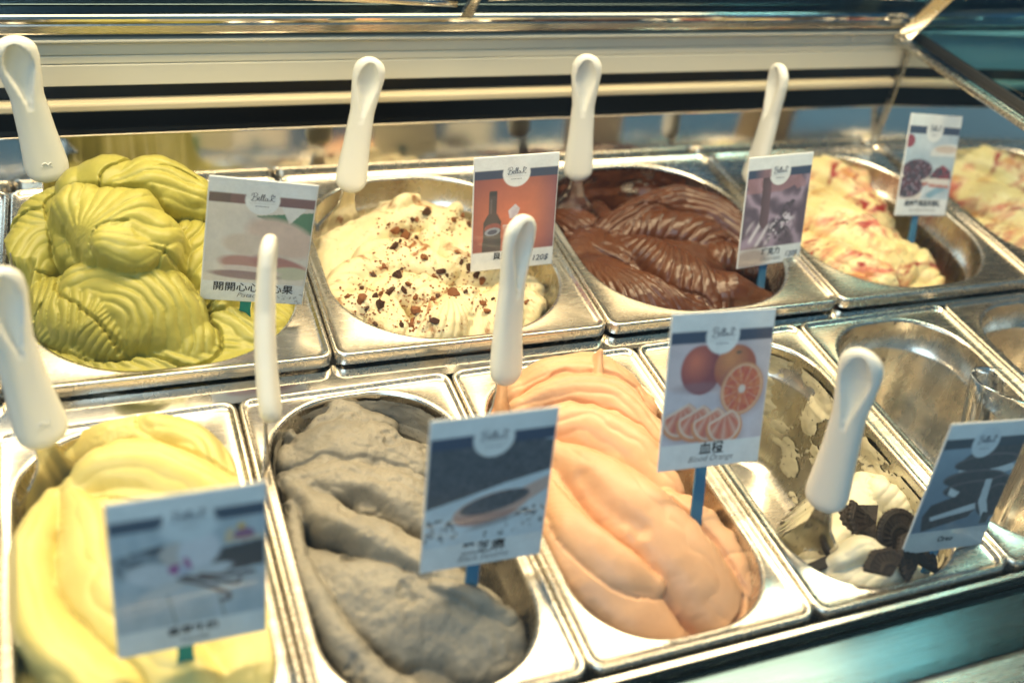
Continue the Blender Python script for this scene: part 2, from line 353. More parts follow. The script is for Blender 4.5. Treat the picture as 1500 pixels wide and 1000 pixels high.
def build_pan(kind):
    W, L, ow, ol, orr, dep = kind
    ang = pan_angles(W, L, ow, ol, orr); w2, l2 = W / 2, L / 2
    rim = loft('rim', [(w2, l2, .010, -.010), (w2, l2, .010, -.0022), (w2 - .0008, l2 - .0008, .0095, -.0006), (w2 - .002, l2 - .002, .009, 0), (w2 - .0035, l2 - .0035, .008, -.0004), (w2 - .0048, l2 - .0048, .007, -.0022), (w2 - .0062, l2 - .0062, .006, -.003),
                       (w2 - .0085, l2 - .0085, .006, -.0032), (ow + .0030, ol + .0030, orr + .003, -.0032), (ow + .0012, ol + .0012, orr, -.0028), (ow, ol, orr, -.0034), (ow - .0008, ol - .0008, orr, -.0052)], ang)
    bas = loft('basin', [(ow - .0009, ol - .0009, orr, -.0053), (ow - .0012, ol - .0012, orr, -.010), (ow - .002, ol - .002, orr, -.028), (ow - .0045, ol - .0045, orr, -.031), (ow - .0055, ol - .0055, orr, -.034),
                         (ow - .009, ol - .009, orr, -dep + .022), (ow - .0115, ol - .0115, orr - .006, -dep + .010), (ow - .017, ol - .017, orr - .012, -dep + .003), (ow - .026, ol - .026, orr - .02, -dep), (0.01, 0.01, 0.009, -dep)], ang, True)
    for me in (rim, bas): me.materials.append(MATS['pan_steel']); me.shade_smooth()
    return rim, bas
KF = (WF - 0.0012, LF - 0.0030, WF / 2 - 0.0125, LF / 2 - 0.0115, 0.058, 0.125)
KB = (WB - 0.0012, LB - 0.0030, WB / 2 - 0.0140, LB / 2 - 0.0130, 0.088, 0.110)
PANF, PANB = build_pan(KF), build_pan(KB)
def place_pan(meshes, loc, rotz, label, group):
    e = empty('gelato_pan', loc, rotz, label, 'pan', group)
    link('rim', meshes[0], None, e, smooth=False); link('basin', meshes[1], None, e, smooth=False)
    return e
FL = ['steel pan holding the yellow vanilla gelato', 'steel pan holding the grey black sesame gelato', 'steel pan holding the peach blood orange gelato', 'nearly scraped out steel pan with cookies and cream gelato', 'empty shiny steel pan with a clear tumbler standing in it', 'steel pan beside the empty one, only its edge showing']
for i in range(6): place_pan(PANF, ((i + .5) * WF, -LF / 2, 0), 0, FL[i], 'narrow steel pans of the front row')
BL = ['wide steel pan left of the pistachio pan, only its corner showing', 'wide steel pan heaped with green pistachio gelato', 'wide steel pan of cream gelato sprinkled with brown crumbs', 'wide steel pan of dark chocolate gelato', 'wide steel pan of cream gelato marbled red under the berry cheesecake sign', 'wide steel pan of red marbled gelato next to the end partition']
def bpan_c(i): return bk((i + .5) * WB, LB / 2)
for i in range(-1, 5): place_pan(PANB, bpan_c(i), YAW, BL[i + 1], 'wide steel pans of the back row')
def fpan_c(i): return np.array([(i + .5) * WF, -LF / 2, 0.0])

# ------------------------------------------------------------------ gelato
def smax(a, b, k):
    if k <= 0: return np.maximum(a, b)
    h = np.clip(0.5 + 0.5 * (a - b) / k, 0, 1); return b * (1 - h) + a * h + k * h * (1 - h)
class Heap:
    "a heap of gelato: a surface over a plane leaning towards the front, built up from spatula strokes"
    def __init__(s, kind, center, rotz, z0, tilt=0.45, res=0.0009, margin=0.012, seed=0):
        s.kind, s.c, s.rotz, s.seed = kind, np.array(center, float), rotz, seed
        ca, sa = math.cos(tilt), math.sin(tilt); s.M = np.array([[1, 0, 0], [0, ca, sa], [0, -sa, ca]])   # world -> local
        W, L = kind[0], kind[1]; hx = W / 2 + margin; ylo = -(L / 2 + margin) * ca - 0.02; yhi = (L / 2 + margin) * ca + 0.05
        xs = np.arange(-hx, hx, res); ys = np.arange(ylo, yhi, res); s.n = (len(ys), len(xs)); s.X, s.Y = [q.ravel() for q in np.meshgrid(xs, ys)]
        s.H = s.plane(z0); s.res = res; s.cut = 0.0
    def plane(s, z): return (z - s.c[2] - s.Y * s.M[1, 2]) / s.M[2, 2]
    def loc(s, u, v, z): return s.M @ (px(u, v, z) - s.c)
    def wxy(s):
        P = np.column_stack([s.X, s.Y, s.H]) @ s.M + s.c; return P
    def base(s, fun):
        "lower or raise the ground: fun(gx, gy) = height in world metres along z, pan coordinates"
        for _ in range(2):
            P = s.wxy(); d = P[:, :2] - s.c[:2]; c_, s_ = math.cos(s.rotz), math.sin(s.rotz)
            gx = d[:, 0] * c_ + d[:, 1] * s_; gy = -d[:, 0] * s_ + d[:, 1] * c_; z = fun(gx, gy) + s.c[2]; s.H = (z - s.c[2] - s.Y * s.M[1, 2]) / s.M[2, 2]
    def lobe(s, pts, ridge=None, amp=0.0, p=2.2, q=2.0, asym=0.0, k=0.0015, end=1.0, noise=0.12, seed=None, cut=None):
        "pts: (u, v, z of the crest, half width, thickness)"
        sd = s.seed + (seed if seed is not None else int(abs(pts[0][0] * 7 + pts[0][1] * 13)))
        C_ = catmull([list(s.loc(a[0], a[1], a[2])) + [a[3], a[4]] for a in pts], 120)
        d2 = np.full(s.X.shape, 1e9); ix = np.zeros(s.X.shape, int)
        for i, a in enumerate(C_):
            d = (s.X - a[0]) ** 2 + (s.Y - a[1]) ** 2; m_ = d < d2; d2[m_] = d[m_]; ix[m_] = i
        act = d2 < (C_[:, 3].max() * 1.6) ** 2
        X, Y, I = s.X[act], s.Y[act], ix[act]
        T = np.gradient(C_[:, :2], axis=0); T /= np.linalg.norm(T, axis=1)[:, None]
        dx, dy = X - C_[I, 0], Y - C_[I, 1]; al = dx * T[I, 0] + dy * T[I, 1]; sg = T[I, 0] * dy - T[I, 1] * dx
        tau = (I + al / (np.linalg.norm(np.diff(C_[:, :2], axis=0), axis=1).mean() + 1e-9)) / 119.0
        over = np.where(tau < 0, -tau, np.where(tau > 1, tau - 1, 0)) > 0
        w_ = C_[I, 3]; wn = 1 + noise * 2 * (fbm(np.column_stack([X * 60, Y * 60]), 2, sd) - .5) + 0.05 * (fbm(np.column_stack([X * 260, Y * 260]), 2, sd + 2) - .5)
        aw = np.where(over, np.abs(al) / end, 0)
        g = 0; ph = None
        if ridge:
            kind = ridge[0]; nn = fbm(np.column_stack([X * 45, Y * 45]), 2, sd + 5) - .5
            if kind == 'arc': c0 = s.loc(*ridge[1]); ph = np.hypot(X - c0[0], Y - c0[1]) / ridge[2]
            elif kind == 'fan': c0 = s.loc(*ridge[1]); ph = np.arctan2(Y - c0[1], X - c0[0]) / ridge[2]
            elif kind == 'across': ph = np.clip(tau, -.3, 1.3) * ridge[1] + (ridge[2] if len(ridge) > 2 else 0) * (sg / w_) ** 2 + (ridge[3] if len(ridge) > 3 else 0) * sg / w_
            else: ph = sg / w_ * ridge[1]
            ph = ph + nn * 1.1; f_ = ph - np.floor(ph); g = (4 * f_ * (1 - f_)) ** 0.48
            wn = wn * (1 + 0.035 * (g - .6))
        r = np.sqrt(sg ** 2 + aw ** 2) / (w_ * wn); rs = np.clip(sg / (w_ * wn), -1, 1)
        prof = np.clip(1 - np.clip(r, 0, 1) ** p, 0, 1) ** (1 / q)
        h = C_[I, 2] - C_[I, 4] + C_[I, 4] * (prof * (1 + asym * rs)) / (1 + 0.0)
        if ridge:
            fade = np.clip((1 - r) * 5, 0, 1) * 0.75 + 0.25
            am = amp * (0.55 + 0.9 * fbm(np.column_stack([X * 25, Y * 25]), 2, sd + 9)); h = h + am * (g - 0.75) * fade
        h = h - np.clip(r - 1, 0, 9) * 0.10 - np.where(r > 1, 0.004, 0)
        A = s.H[act]; cut = s.cut * (k <= .0025) if cut is None else cut
        if cut: A = A - cut * np.exp(-((r - 1.0) / .10) ** 2) * np.clip((h + C_[I, 4] * .9 - A) / .004, 0, 1) * (r > .9)
        s.H[act] = np.where(r > 1.25, A, smax(h, A, k))
        return s
    def groove(s, pts, wd, am):
        C_ = catmull([list(s.loc(a[0], a[1], a[2])) for a in pts], 60); d2 = np.full(s.X.shape, 1e9)
        for a in C_: d2 = np.minimum(d2, (s.X - a[0]) ** 2 + (s.Y - a[1]) ** 2)
        s.H = s.H + am * np.exp(-d2 / wd ** 2)
    def noise(s, sc_, am, oct=3, seed=0): s.H = s.H + (fbm(np.column_stack([s.X * sc_, s.Y * sc_]), oct, seed + s.seed) - .5) * 2 * am
    def ragged(s, sc_, am, thr, seed=0):
        n = fbm(np.column_stack([s.X * sc_, s.Y * sc_]), 3, seed + s.seed); s.H = s.H - np.clip(n - thr, 0, 1) * am
    def blur(s, it=1):
        H = s.H.reshape(s.n)
        for _ in range(it):
            Q = np.pad(H, 1, mode='edge'); H = (4 * H + Q[:-2, 1:-1] + Q[2:, 1:-1] + Q[1:-1, :-2] + Q[1:-1, 2:]) / 8
        s.H = H.ravel()
    def build(s, name, mat, label, spill=0.0):
        P = s.wxy() - s.c; c_, s_ = math.cos(s.rotz), math.sin(s.rotz)
        L = np.column_stack([P[:, 0] * c_ + P[:, 1] * s_, -P[:, 0] * s_ + P[:, 1] * c_, P[:, 2]])
        W, Ln, ow, ol, orr, dep = s.kind
        qx, qy = np.abs(L[:, 0]) - (ow - orr), np.abs(L[:, 1]) - (ol - orr)
        sd = np.hypot(np.clip(qx, 0, 9), np.clip(qy, 0, 9)) + np.minimum(np.maximum(qx, qy), 0) - orr
        if spill >= 0:
            za = -0.0046 + 2.2 * np.clip(0.0030 - sd, 0, 1) + np.clip(L[:, 2] - .030, 0, .01) * 50 * (1 if spill else 0)
            L[:, 2] = np.minimum(L[:, 2], np.maximum(za, -dep))
        lim = np.where(L[:, 2] > -0.0030, 0.004 + np.clip((L[:, 2] - .004) / .01, 0, 1) * spill, 0.0035)
        ok = (sd < lim) & (L[:, 2] > -dep - 0.004)
        F = grid_faces(*s.n); keep = ok[F].all(1); F = F[keep]; used = np.unique(F); mp = np.full(len(L), -1); mp[used] = np.arange(len(used))
        me = np_mesh(name, L[used], [mp[F]]); o = link(name, me, mat, None, tuple(s.c), s.rotz); tag(o, label, 'gelato'); return o

# pistachio
h = Heap(KB, bpan_c(0), YAW, 0.004, 0.60, seed=1, res=.0008); h.cut = .007
h.base(lambda gx, gy: -0.006 - 0.03 * np.clip((gx - .04) / .05, 0, 1) * np.clip((gy + .09) / .06, 0, 1)); h.noise(30, .003)
h.lobe([(250, 400, .008, .06, .03), (140, 365, .022, .06, .04)], k=.01)
h.lobe([(300, 380, .014, .022, .016), (360, 425, .000, .026, .016), (420, 480, -.008, .020, .012)], ('along', 3), .0028, k=.003)
h.lobe([(60, 515, .002, .016, .014), (160, 533, .004, .020, .018), (270, 528, .005, .020, .018), (385, 498, .002, .018, .014)], ('across', 13, .5, 2.2), .0036, k=.002)
h.lobe([(385, 420, .000, .014, .012), (410, 455, -.006, .020, .016), (430, 490, -.014, .014, .012)], ('along', 2.4), .003, k=.001)
h.lobe([(260, 440, .018, .022, .016), (330, 478, .012, .024, .018), (392, 508, .002, .016, .012)], ('along', 2.6), .0036, k=.0015, asym=.2)
h.lobe([(235, 290, .058, .02, .02), (275, 335, .058, .028, .026), (305, 410, .036, .024, .02)], ('across', 8, .6, 1.6), .0040, k=.002)
h.lobe([(285, 330, .046, .016, .016), (300, 380, .040, .022, .02), (290, 420, .032, .016, .016)], ('across', 6, .4, -1.2), .0034, k=.001)
h.lobe([(115, 282, .066, .016, .016), (75, 300, .062, .022, .022), (45, 340, .048, .020, .02)], ('across', 8, .5, 1.0), .0034, k=.0015)
h.lobe([(100, 325, .052, .02, .018), (55, 350, .046, .026, .022), (35, 395, .034, .020, .018)], ('arc', (120, 400, .04), .010), .0018, k=.001)
h.lobe([(100, 300, .066, .018, .018), (130, 345, .060, .024, .022), (185, 385, .050, .020, .018)], ('across', 8, .4, .5), .0036, k=.001)
h.lobe([(112, 262, .086, .018, .024), (150, 252, .096, .026, .032), (200, 262, .092, .022, .026)], k=.003, noise=.2)
h.lobe([(175, 262, .094, .016, .02), (225, 247, .102, .024, .028), (285, 272, .086, .018, .022)], ('along', 2.2), .0028, k=.001, asym=-.3)
h.lobe([(200, 280, .088, .012, .012), (250, 272, .090, .018, .018), (292, 290, .076, .014, .014)], ('along', 1.6), .0016, k=.0008)
h.lobe([(120, 292, .090, .022, .024), (172, 312, .096, .037, .036), (215, 340, .084, .028, .026)], ('fan', (112, 335, .09), .24), .0030, k=.0008, p=2.6)
h.lobe([(160, 345, .088, .014, .012), (200, 352, .084, .018, .014), (232, 340, .078, .012, .010)], ('along', 2), .001, k=.002)
h.lobe([(38, 425, .022, .018, .024), (80, 432, .036, .030, .036), (140, 447, .040, .032, .036), (160, 470, .032, .026, .026)], ('across', 13, .5, 1.8), .0040, k=.0012)
h.lobe([(85, 468, .020, .018, .02), (130, 485, .018, .020, .022), (170, 500, .012, .016, .016)], ('across', 9, .5, -1.4), .0036, k=.001)
h.lobe([(120, 408, .048, .018, .022), (185, 422, .052, .034, .038), (240, 450, .042, .036, .040), (278, 492, .018, .024, .028)], ('arc', (130, 480, .04), .0088), .0034, k=.0008, p=2.8, asym=.1)
h.blur(1); h.noise(160, .0003, 3, 5)
h.build('pistachio_gelato', 'pistachio', 'tall folded heap of green pistachio gelato with ridged scoop marks', 0.03)

# cream liqueur
h = Heap(KB, bpan_c(1), YAW, 0, 0.40, seed=2); h.cut = .003
h.base(lambda gx, gy: -0.030 - 0.050 * np.clip((gx - .045) / .04, 0, 1) ** 1.2 - .01 * np.clip((gy - .03) / .06, 0, 1)); h.noise(40, .006)
h.lobe([(560, 400, -.018, .07, .02), (700, 440, -.020, .06, .02)], k=.01)
h.lobe([(510, 350, -.006, .018, .014), (560, 318, .008, .022, .024), (625, 300, .012, .022, .026), (695, 335, -.008, .018, .016)], ('across', 2), .001, k=.004, noise=.3, asym=-.4)
h.lobe([(575, 312, .010, .010, .014), (592, 288, .022, .010, .02), (612, 285, .020, .006, .014)], k=.003, noise=.3)
h.lobe([(640, 330, .006, .012, .012), (670, 300, .008, .008, .014)], k=.003, noise=.4)
h.lobe([(490, 430, -.004, .016, .014), (520, 390, .004, .018, .018), (575, 375, .006, .02, .02)], ('across', 5, .4, 1), .0020, k=.004, noise=.35)
h.lobe([(545, 370, .004, .016, .014), (600, 365, .008, .022, .02), (650, 395, -.002, .016, .014)], ('fan', (620, 420, 0), .3), .0018, k=.003, noise=.35)
h.lobe([(640, 345, .002, .016, .014), (690, 360, .008, .024, .022), (745, 405, -.008, .018, .016)], ('across', 5, .4, 1.5), .0022, k=.003, noise=.35)
h.lobe([(495, 455, -.006, .014, .012), (545, 440, .002, .02, .018), (590, 480, -.006, .016, .014)], ('across', 6, .4, 1), .0022, k=.003, noise=.35)
h.lobe([(560, 420, -.002, .016, .014), (610, 415, .004, .02, .018), (655, 440, -.004, .016, .014)], ('across', 5, .4, -1), .0018, k=.004, noise=.4)
h.lobe([(615, 495, -.010, .014, .012), (650, 462, .004, .024, .022), (690, 435, .002, .02, .018)], ('fan', (655, 430, 0), .17), .0026, k=.0015, noise=.2)
h.lobe([(700, 485, -.012, .016, .014), (740, 445, -.002, .024, .022), (775, 415, -.014, .018, .018)], ('fan', (700, 400, 0), .22), .0022, k=.002, noise=.25)
h.lobe([(760, 470, -.018, .014, .012), (785, 440, -.012, .016, .016)], ('across', 4), .002, k=.002, noise=.3)
h.blur(1); h.noise(60, .0013, 3, 3); h.ragged(90, .010, .64, 4); h.noise(300, .0004, 2, 5)
gcream = h.build('cream_gelato', 'cream_liqueur', 'cream coloured gelato dusted with cocoa and brown crumbs')

# chocolate
h = Heap(KB, bpan_c(2), YAW, 0, 0.42, seed=3, res=.0008); h.cut = .004
h.base(lambda gx, gy: -0.040 - 0.030 * np.clip((gy - .03) / .07, 0, 1) - .02 * np.clip((gx - .05) / .04, 0, 1)); h.noise(35, .006)
h.lobe([(900, 400, -.014, .06, .024), (1020, 400, -.012, .05, .024)], k=.01)
h.lobe([(835, 275, -.030, .016, .014), (900, 262, -.026, .02, .016), (990, 262, -.034, .016, .014)], ('across', 5), .002, k=.002, noise=.4)
h.lobe([(808, 300, -.016, .016, .016), (845, 315, -.006, .022, .02), (905, 355, -.012, .016, .014)], ('along', 4), .0024, k=.002)
h.lobe([(880, 300, -.016, .010, .010), (915, 330, -.012, .012, .012)], ('along', 2), .0016, k=.001)
h.lobe([(870, 352, -.014, .012, .014), (925, 315, .002, .020, .022), (1000, 287, .008, .024, .028), (1070, 312, .000, .022, .024), (1112, 358, -.016, .014, .014)], ('along', 3.2), .0020, k=.0012, asym=.15)
h.lobe([(895, 345, -.010, .012, .012), (955, 322, .000, .022, .022), (1030, 330, .002, .024, .024), (1080, 365, -.012, .016, .016)], ('fan', (930, 400, 0), .10), .0022, k=.0006)
h.lobe([(840, 350, -.014, .014, .012), (875, 345, -.004, .018, .016), (905, 372, -.006, .014, .014)], ('along', 2.5), .0022, k=.001)
h.lobe([(1020, 360, -.014, .014, .014), (1065, 365, -.006, .020, .018), (1105, 380, -.016, .016, .014)], ('across', 6, .5, 1), .0026, k=.0012)
h.lobe([(1025, 395, -.008, .014, .014), (1075, 415, -.002, .022, .020), (1130, 440, -.022, .016, .014)], ('along', 1.2), .0010, k=.0008, asym=.2)
h.lobe([(905, 350, -.004, .012, .012), (960, 360, .006, .022, .022), (1025, 400, .002, .026, .024), (1050, 445, -.014, .018, .018)], ('fan', (985, 335, 0), .13), .0030, k=.0008)
h.lobe([(835, 365, -.012, .014, .014), (880, 385, .000, .026, .024), (950, 420, .004, .028, .026), (1020, 452, -.012, .020, .018)], ('fan', (850, 352, 0), .085), .0028, k=.0008)
h.lobe([(845, 390, -.016, .012, .012), (880, 425, -.010, .016, .016), (930, 450, -.016, .012, .012)], ('fan', (850, 352, 0), .085), .002, k=.001)
h.blur(1); h.noise(130, .0007, 3, 5)
h.build('chocolate_gelato', 'chocolate', 'dark chocolate gelato combed into glossy curved ridges')

# berry marbled pans
def berry(ci, label, seed):
    h = Heap(KB, bpan_c(ci), YAW, 0, 0.40, seed=seed); h.cut = .004
    off = bk((ci - 3) * WB, 0) - bk(0, 0)
    o_loc = h.loc; h.loc = lambda u, v, z: h.M @ (px(u, v, z) + off - h.c)
    h.base(lambda gx, gy: -0.045 - 0.045 * np.clip((gx + .4 * gy - .035) / .035, 0, 1)); h.noise(40, .005)
    h.lobe([(1200, 260, -.016, .06, .02), (1270, 360, -.018, .06, .02)], k=.01)
    h.lobe([(1150, 225, -.010, .016, .014), (1205, 232, .004, .026, .022), (1265, 270, -.002, .024, .020), (1300, 320, -.020, .016, .016)], ('along', 2.2), .002, k=.004, noise=.3)
    h.lobe([(1215, 215, -.006, .014, .012), (1265, 250, -.004, .018, .016)], ('across', 4), .003, k=.003, noise=.5)
    h.lobe([(1165, 285, -.010, .018, .014), (1215, 300, .002, .030, .022), (1280, 340, .000, .030, .022), (1330, 385, -.018, .020, .016)], ('along', 2.2), .0018, k=.0015, noise=.2, asym=.3)
    h.lobe([(1180, 350, -.014, .016, .014), (1235, 365, -.004, .024, .020), (1300, 400, -.012, .022, .018)], ('along', 2), .0022, k=.002, noise=.3)
    h.lobe([(1310, 345, -.014, .014, .014), (1345, 370, -.014, .020, .018), (1375, 405, -.028, .014, .014)], ('across', 4), .003, k=.003, noise=.4)
    h.blur(1); h.noise(80, .0024, 4, 3); h.noise(260, .0006, 2, 5)
    return h.build('berry_gelato', 'berry_cream', label)
berry(3, 'cream gelato marbled with red berry sauce beside the chocolate pan', 41)
berry(4, 'cream and red marbled gelato in the pan by the end partition', 51)

# vanilla
h = Heap(KF, fpan_c(0), 0, 0, 0.35, seed=6); h.cut = .005
h.base(lambda gx, gy: -0.022 - 0.03 * np.clip((gy - .03) / .06, 0, 1) * np.clip(-gx / .05, 0, 1)); h.noise(25, .003)
h.lobe([(200, 800, -.004, .06, .02), (260, 950, -.006, .06, .02)], k=.012)
h.lobe([(105, 655, -.010, .012, .016), (150, 628, .004, .016, .022), (205, 620, .008, .020, .026), (240, 650, .004, .022, .022)], k=.004, noise=.12, q=3)
h.lobe([(225, 612, .012, .012, .02), (290, 635, .012, .020, .026), (325, 700, .002, .020, .022)], ('arc', (215, 690, .01), .011), .0028, k=.002, asym=-.2)
h.lobe([(325, 650, .004, .012, .016), (345, 720, .000, .016, .018), (350, 800, -.004, .014, .014)], k=.003)
h.lobe([(110, 712, .006, .012, .014), (150, 682, .018, .020, .022), (215, 680, .018, .024, .024), (300, 720, .004, .024, .020), (370, 770, -.006, .02, .014)], ('along', 1.6), .0016, k=.002, asym=.3)
h.lobe([(95, 715, .004, .008, .012), (120, 760, .014, .016, .020), (130, 840, .014, .022, .024), (190, 930, .008, .028, .024), (280, 1010, -.004, .024, .018)], ('along', 1.1), .0014, k=.003, asym=.3)
h.lobe([(80, 725, .002, .010, .014), (48, 780, .010, .014, .022), (40, 850, .012, .016, .024), (75, 930, .012, .018, .024), (160, 1010, .006, .020, .02)], ('along', 1.2), .0016, k=.0015, asym=-.25)
h.lobe([(300, 760, .000, .03, .018), (345, 870, .000, .034, .02), (375, 990, -.006, .028, .018)], ('along', 1.3), .0014, k=.004)
h.blur(2); h.noise(45, .0008, 3, 4)
P_ = h.wxy(); u0 = np.hypot((h.X - h.loc(185, 640, .005)[0]) / .030, (h.Y - h.loc(185, 640, .005)[1]) / .014)
h.H += np.clip(1.2 - u0, 0, 1) * (fbm(np.column_stack([h.X * 260, h.Y * 260]), 3, 9) - .5) * .0035
h.build('vanilla_gelato', 'vanilla', 'smooth pale yellow vanilla gelato swept into soft folds')

# black sesame
h = Heap(KF, fpan_c(1), 0, 0, 0.30, seed=7); h.cut = .003
h.base(lambda gx, gy: -0.034 - 0.012 * np.clip(-gy / .13, 0, 1) - 0.05 * np.clip((gx - .040) / .02, 0, 1) * np.clip((-gy + .03) / .06, 0, 1) - .03 * np.clip((gy - .085) / .03, 0, 1)); h.noise(28, .004)
h.lobe([(425, 625, -.014, .014, .014), (480, 600, -.006, .022, .020), (545, 600, -.010, .02, .016)], k=.004, noise=.45)
h.lobe([(430, 665, -.012, .016, .014), (500, 640, .000, .026, .022), (570, 650, -.004, .024, .020), (630, 690, -.014, .02, .016)], ('along', 1.2), .0015, k=.003, noise=.4, asym=-.3)
h.lobe([(425, 700, -.010, .014, .014), (500, 690, .000, .020, .020), (590, 715, -.004, .022, .018), (650, 765, -.016, .018, .014)], ('along', 1.3), .002, k=.002, noise=.3, asym=-.4)
h.lobe([(440, 830, -.016, .02, .018), (500, 850, -.010, .030, .022), (600, 880, -.010, .034, .024), (720, 925, -.016, .028, .020)], k=.003, noise=.2, asym=.25)
h.lobe([(430, 700, -.008, .009, .012), (490, 745, .004, .014, .022), (570, 780, .006, .015, .024), (650, 830, -.002, .014, .020), (720, 880, -.014, .010, .012)], ('along', .9), .0012, k=.002, noise=.3, asym=-.35)
h.lobe([(425, 740, -.010, .008, .014), (440, 820, -.006, .010, .018), (480, 900, -.008, .012, .020), (540, 980, -.014, .012, .016), (600, 1020, -.02, .012, .012)], k=.003, noise=.3, asym=.2)
h.lobe([(640, 852, -.002, .005, .008), (700, 868, .000, .007, .010), (745, 900, -.012, .007, .008)], k=.002, noise=.5)
h.groove([(440, 620, -.01), (455, 604, -.01), (470, 598, -.01)], .0045, -.016)
h.groove([(545, 586, -.01), (605, 596, -.01)], .010, -.014)
h.groove([(520, 725, -.005), (560, 735, -.005)], .004, -.006)
h.blur(1); h.noise(55, .0020, 4, 3); h.ragged(60, .025, .66, 4); h.noise(220, .0007, 3, 5)
h.build('sesame_gelato', 'sesame', 'speckled grey black sesame gelato with rough folds and pits')

# blood orange
h = Heap(KF, fpan_c(2), 0, 0, 0.35, seed=8); h.cut = .004
h.base(lambda gx, gy: -0.016 - 0.022 * np.clip((-gy - .02) / .10, 0, 1) - 0.04 * np.clip((-gx - .035) / .03, 0, 1) * np.clip((gy - .05) / .05, 0, 1) - .04 * np.clip((gx - .052) / .015, 0, 1) * np.clip((.06 - gy) / .1, 0, 1)); h.noise(22, .002)
h.lobe([(880, 640, .002, .055, .03), (940, 780, -.004, .055, .03)], k=.012)
h.lobe([(765, 565, .000, .014, .016), (820, 540, .016, .022, .024), (890, 545, .016, .026, .026), (945, 590, .000, .02, .02)], ('along', 2.4), .0014, k=.003, noise=.2)
h.lobe([(770, 595, .004, .014, .016), (830, 572, .016, .022, .022), (900, 580, .014, .026, .022), (960, 640, .000, .02, .018)], ('along', 2.0), .0016, k=.002, noise=.2, asym=.2)
h.lobe([(790, 625, .006, .014, .016), (850, 612, .016, .022, .022), (920, 640, .012, .024, .020), (975, 700, .000, .02, .018)], ('along', 1.5), .0014, k=.002, noise=.2, asym=.2)
h.lobe([(985, 735, .000, .014, .014), (1040, 770, -.004, .018, .018), (1090, 840, -.016, .016, .016), (1110, 900, -.03, .012, .012)], ('across', 4), .0016, k=.003, noise=.4)
h.lobe([(800, 655, .006, .012, .014), (815, 730, .004, .022, .022), (865, 810, -.002, .028, .024), (930, 880, -.014, .028, .02), (980, 940, -.028, .02, .014)], k=.003, noise=.06, asym=.25)
h.lobe([(815, 655, .014, .010, .012), (875, 680, .020, .020, .024), (950, 740, .016, .028, .028), (1020, 820, .000, .030, .028), (1070, 900, -.022, .024, .02)], ('along', .7), .0012, k=.0015, noise=.06, asym=.15)
h.lobe([(800, 700, .008, .006, .008), (850, 770, .008, .014, .012), (920, 830, .000, .016, .012), (960, 855, -.008, .010, .008)], k=.001, noise=.05, asym=.35)
h.groove([(858, 692, .018), (900, 735, .018), (945, 770, .012)], .0055, -.0035)
h.lobe([(880, 540, .020, .006, .008), (880, 522, .026, .004, .008), (882, 512, .031, .003, .006)], k=.002, noise=.4)
h.groove([(1075, 915, -.025), (1085, 895, -.025), (1092, 870, -.02)], .0012, -.005)
h.blur(2); h.noise(40, .0007, 3, 4); h.noise(140, .00022, 3, 5)
h.build('orange_gelato', 'blood_orange', 'smooth peach blood orange gelato smeared in long glossy folds')

# cookies and cream: remains in the scraped pan
h = Heap(KF, fpan_c(3), 0, 0, 0.40, seed=9); h.cut = .004
h.base(lambda gx, gy: -0.133 + 0.058 * np.clip((-gy - .02) / .06, 0, 1) * np.clip((gx + .05) / .05, 0, 1) + .03 * np.clip((-gx - .03) / .03, 0, 1)); h.noise(45, .007, 4)
h.lobe([(1235, 800, -.040, .016, .02), (1265, 750, -.030, .020, .024), (1300, 720, -.024, .022, .026), (1335, 750, -.034, .016, .02)], ('across', 4), .002, k=.004, noise=.35)
h.lobe([(1300, 715, -.018, .012, .014), (1330, 735, -.022, .012, .016), (1348, 765, -.034, .010, .014)], ('across', 5), .0016, k=.002, noise=.3)
h.lobe([(1185, 835, -.026, .012, .016), (1240, 835, -.014, .022, .024), (1300, 845, -.010, .026, .028), (1360, 850, -.022, .018, .02)], ('fan', (1330, 800, -.01), .16), .0018, k=.002, noise=.15)
h.lobe([(1240, 815, -.004, .008, .010), (1275, 800, .004, .012, .014), (1310, 825, -.004, .012, .012)], ('along', 1.3), .0012, k=.002, noise=.2)
h.blur(1); h.noise(90, .0014, 4, 3)
h.build('cookie_gelato', 'cookie_cream', 'last white lump of cookies and cream gelato in its scraped pan')
def smear(name, kind, center, rotz, mat, label, z0, z1, thr, seed, off=0.0009, amin=-4, amax=4):
    W, L, ow, ol, orr, dep = kind; nz_ = 110; na = 520; ang = np.linspace(-np.pi, np.pi, na, endpoint=False); V = []
    zs = np.linspace(z0, z1, nz_)
    for z in zs:
        ins = np.interp(-z, [0, .010, .028, .034, dep - .022, dep - .010, dep - .003, dep], [.0008, .0012, .002, .0055, .009, .0115, .017, .026])
        q = ring_at(ow - ins - off, ol - ins - off, orr - ins * .5, ang); V.append(np.column_stack([q, np.full(na, z)]))
    V = np.concatenate(V); n = fbm(np.column_stack([V[:, 0] * 45, V[:, 1] * 45, V[:, 2] * 60]), 4, seed)
    th = np.arctan2(V[:, 1], V[:, 0])
    rad = V[:, :2] / np.linalg.norm(V[:, :2], axis=1)[:, None]
    V[:, :2] -= rad * (np.clip(n - thr, 0, 1) * 0.009)[:, None]
    F = grid_faces(nz_, na, True); keep = (n[F].mean(1) > thr) & (th[F].min(1) > amin) & (th[F].max(1) < amax)
    F = F[keep]; used = np.unique(F); mp = np.full(len(V), -1); mp[used] = np.arange(len(used)); V = V[used]; F = mp[F]
    me = np_mesh(name, V, [F]); o = link(name, me, mat, None, tuple(center), rotz); tag(o, label, 'gelato residue'); return o
smear('gelato_smear', KF, fpan_c(3), 0, 'cookie_smear', 'thin grey cream gelato smear left on the scraped pan walls', -0.012, -0.122, 0.50, 5)
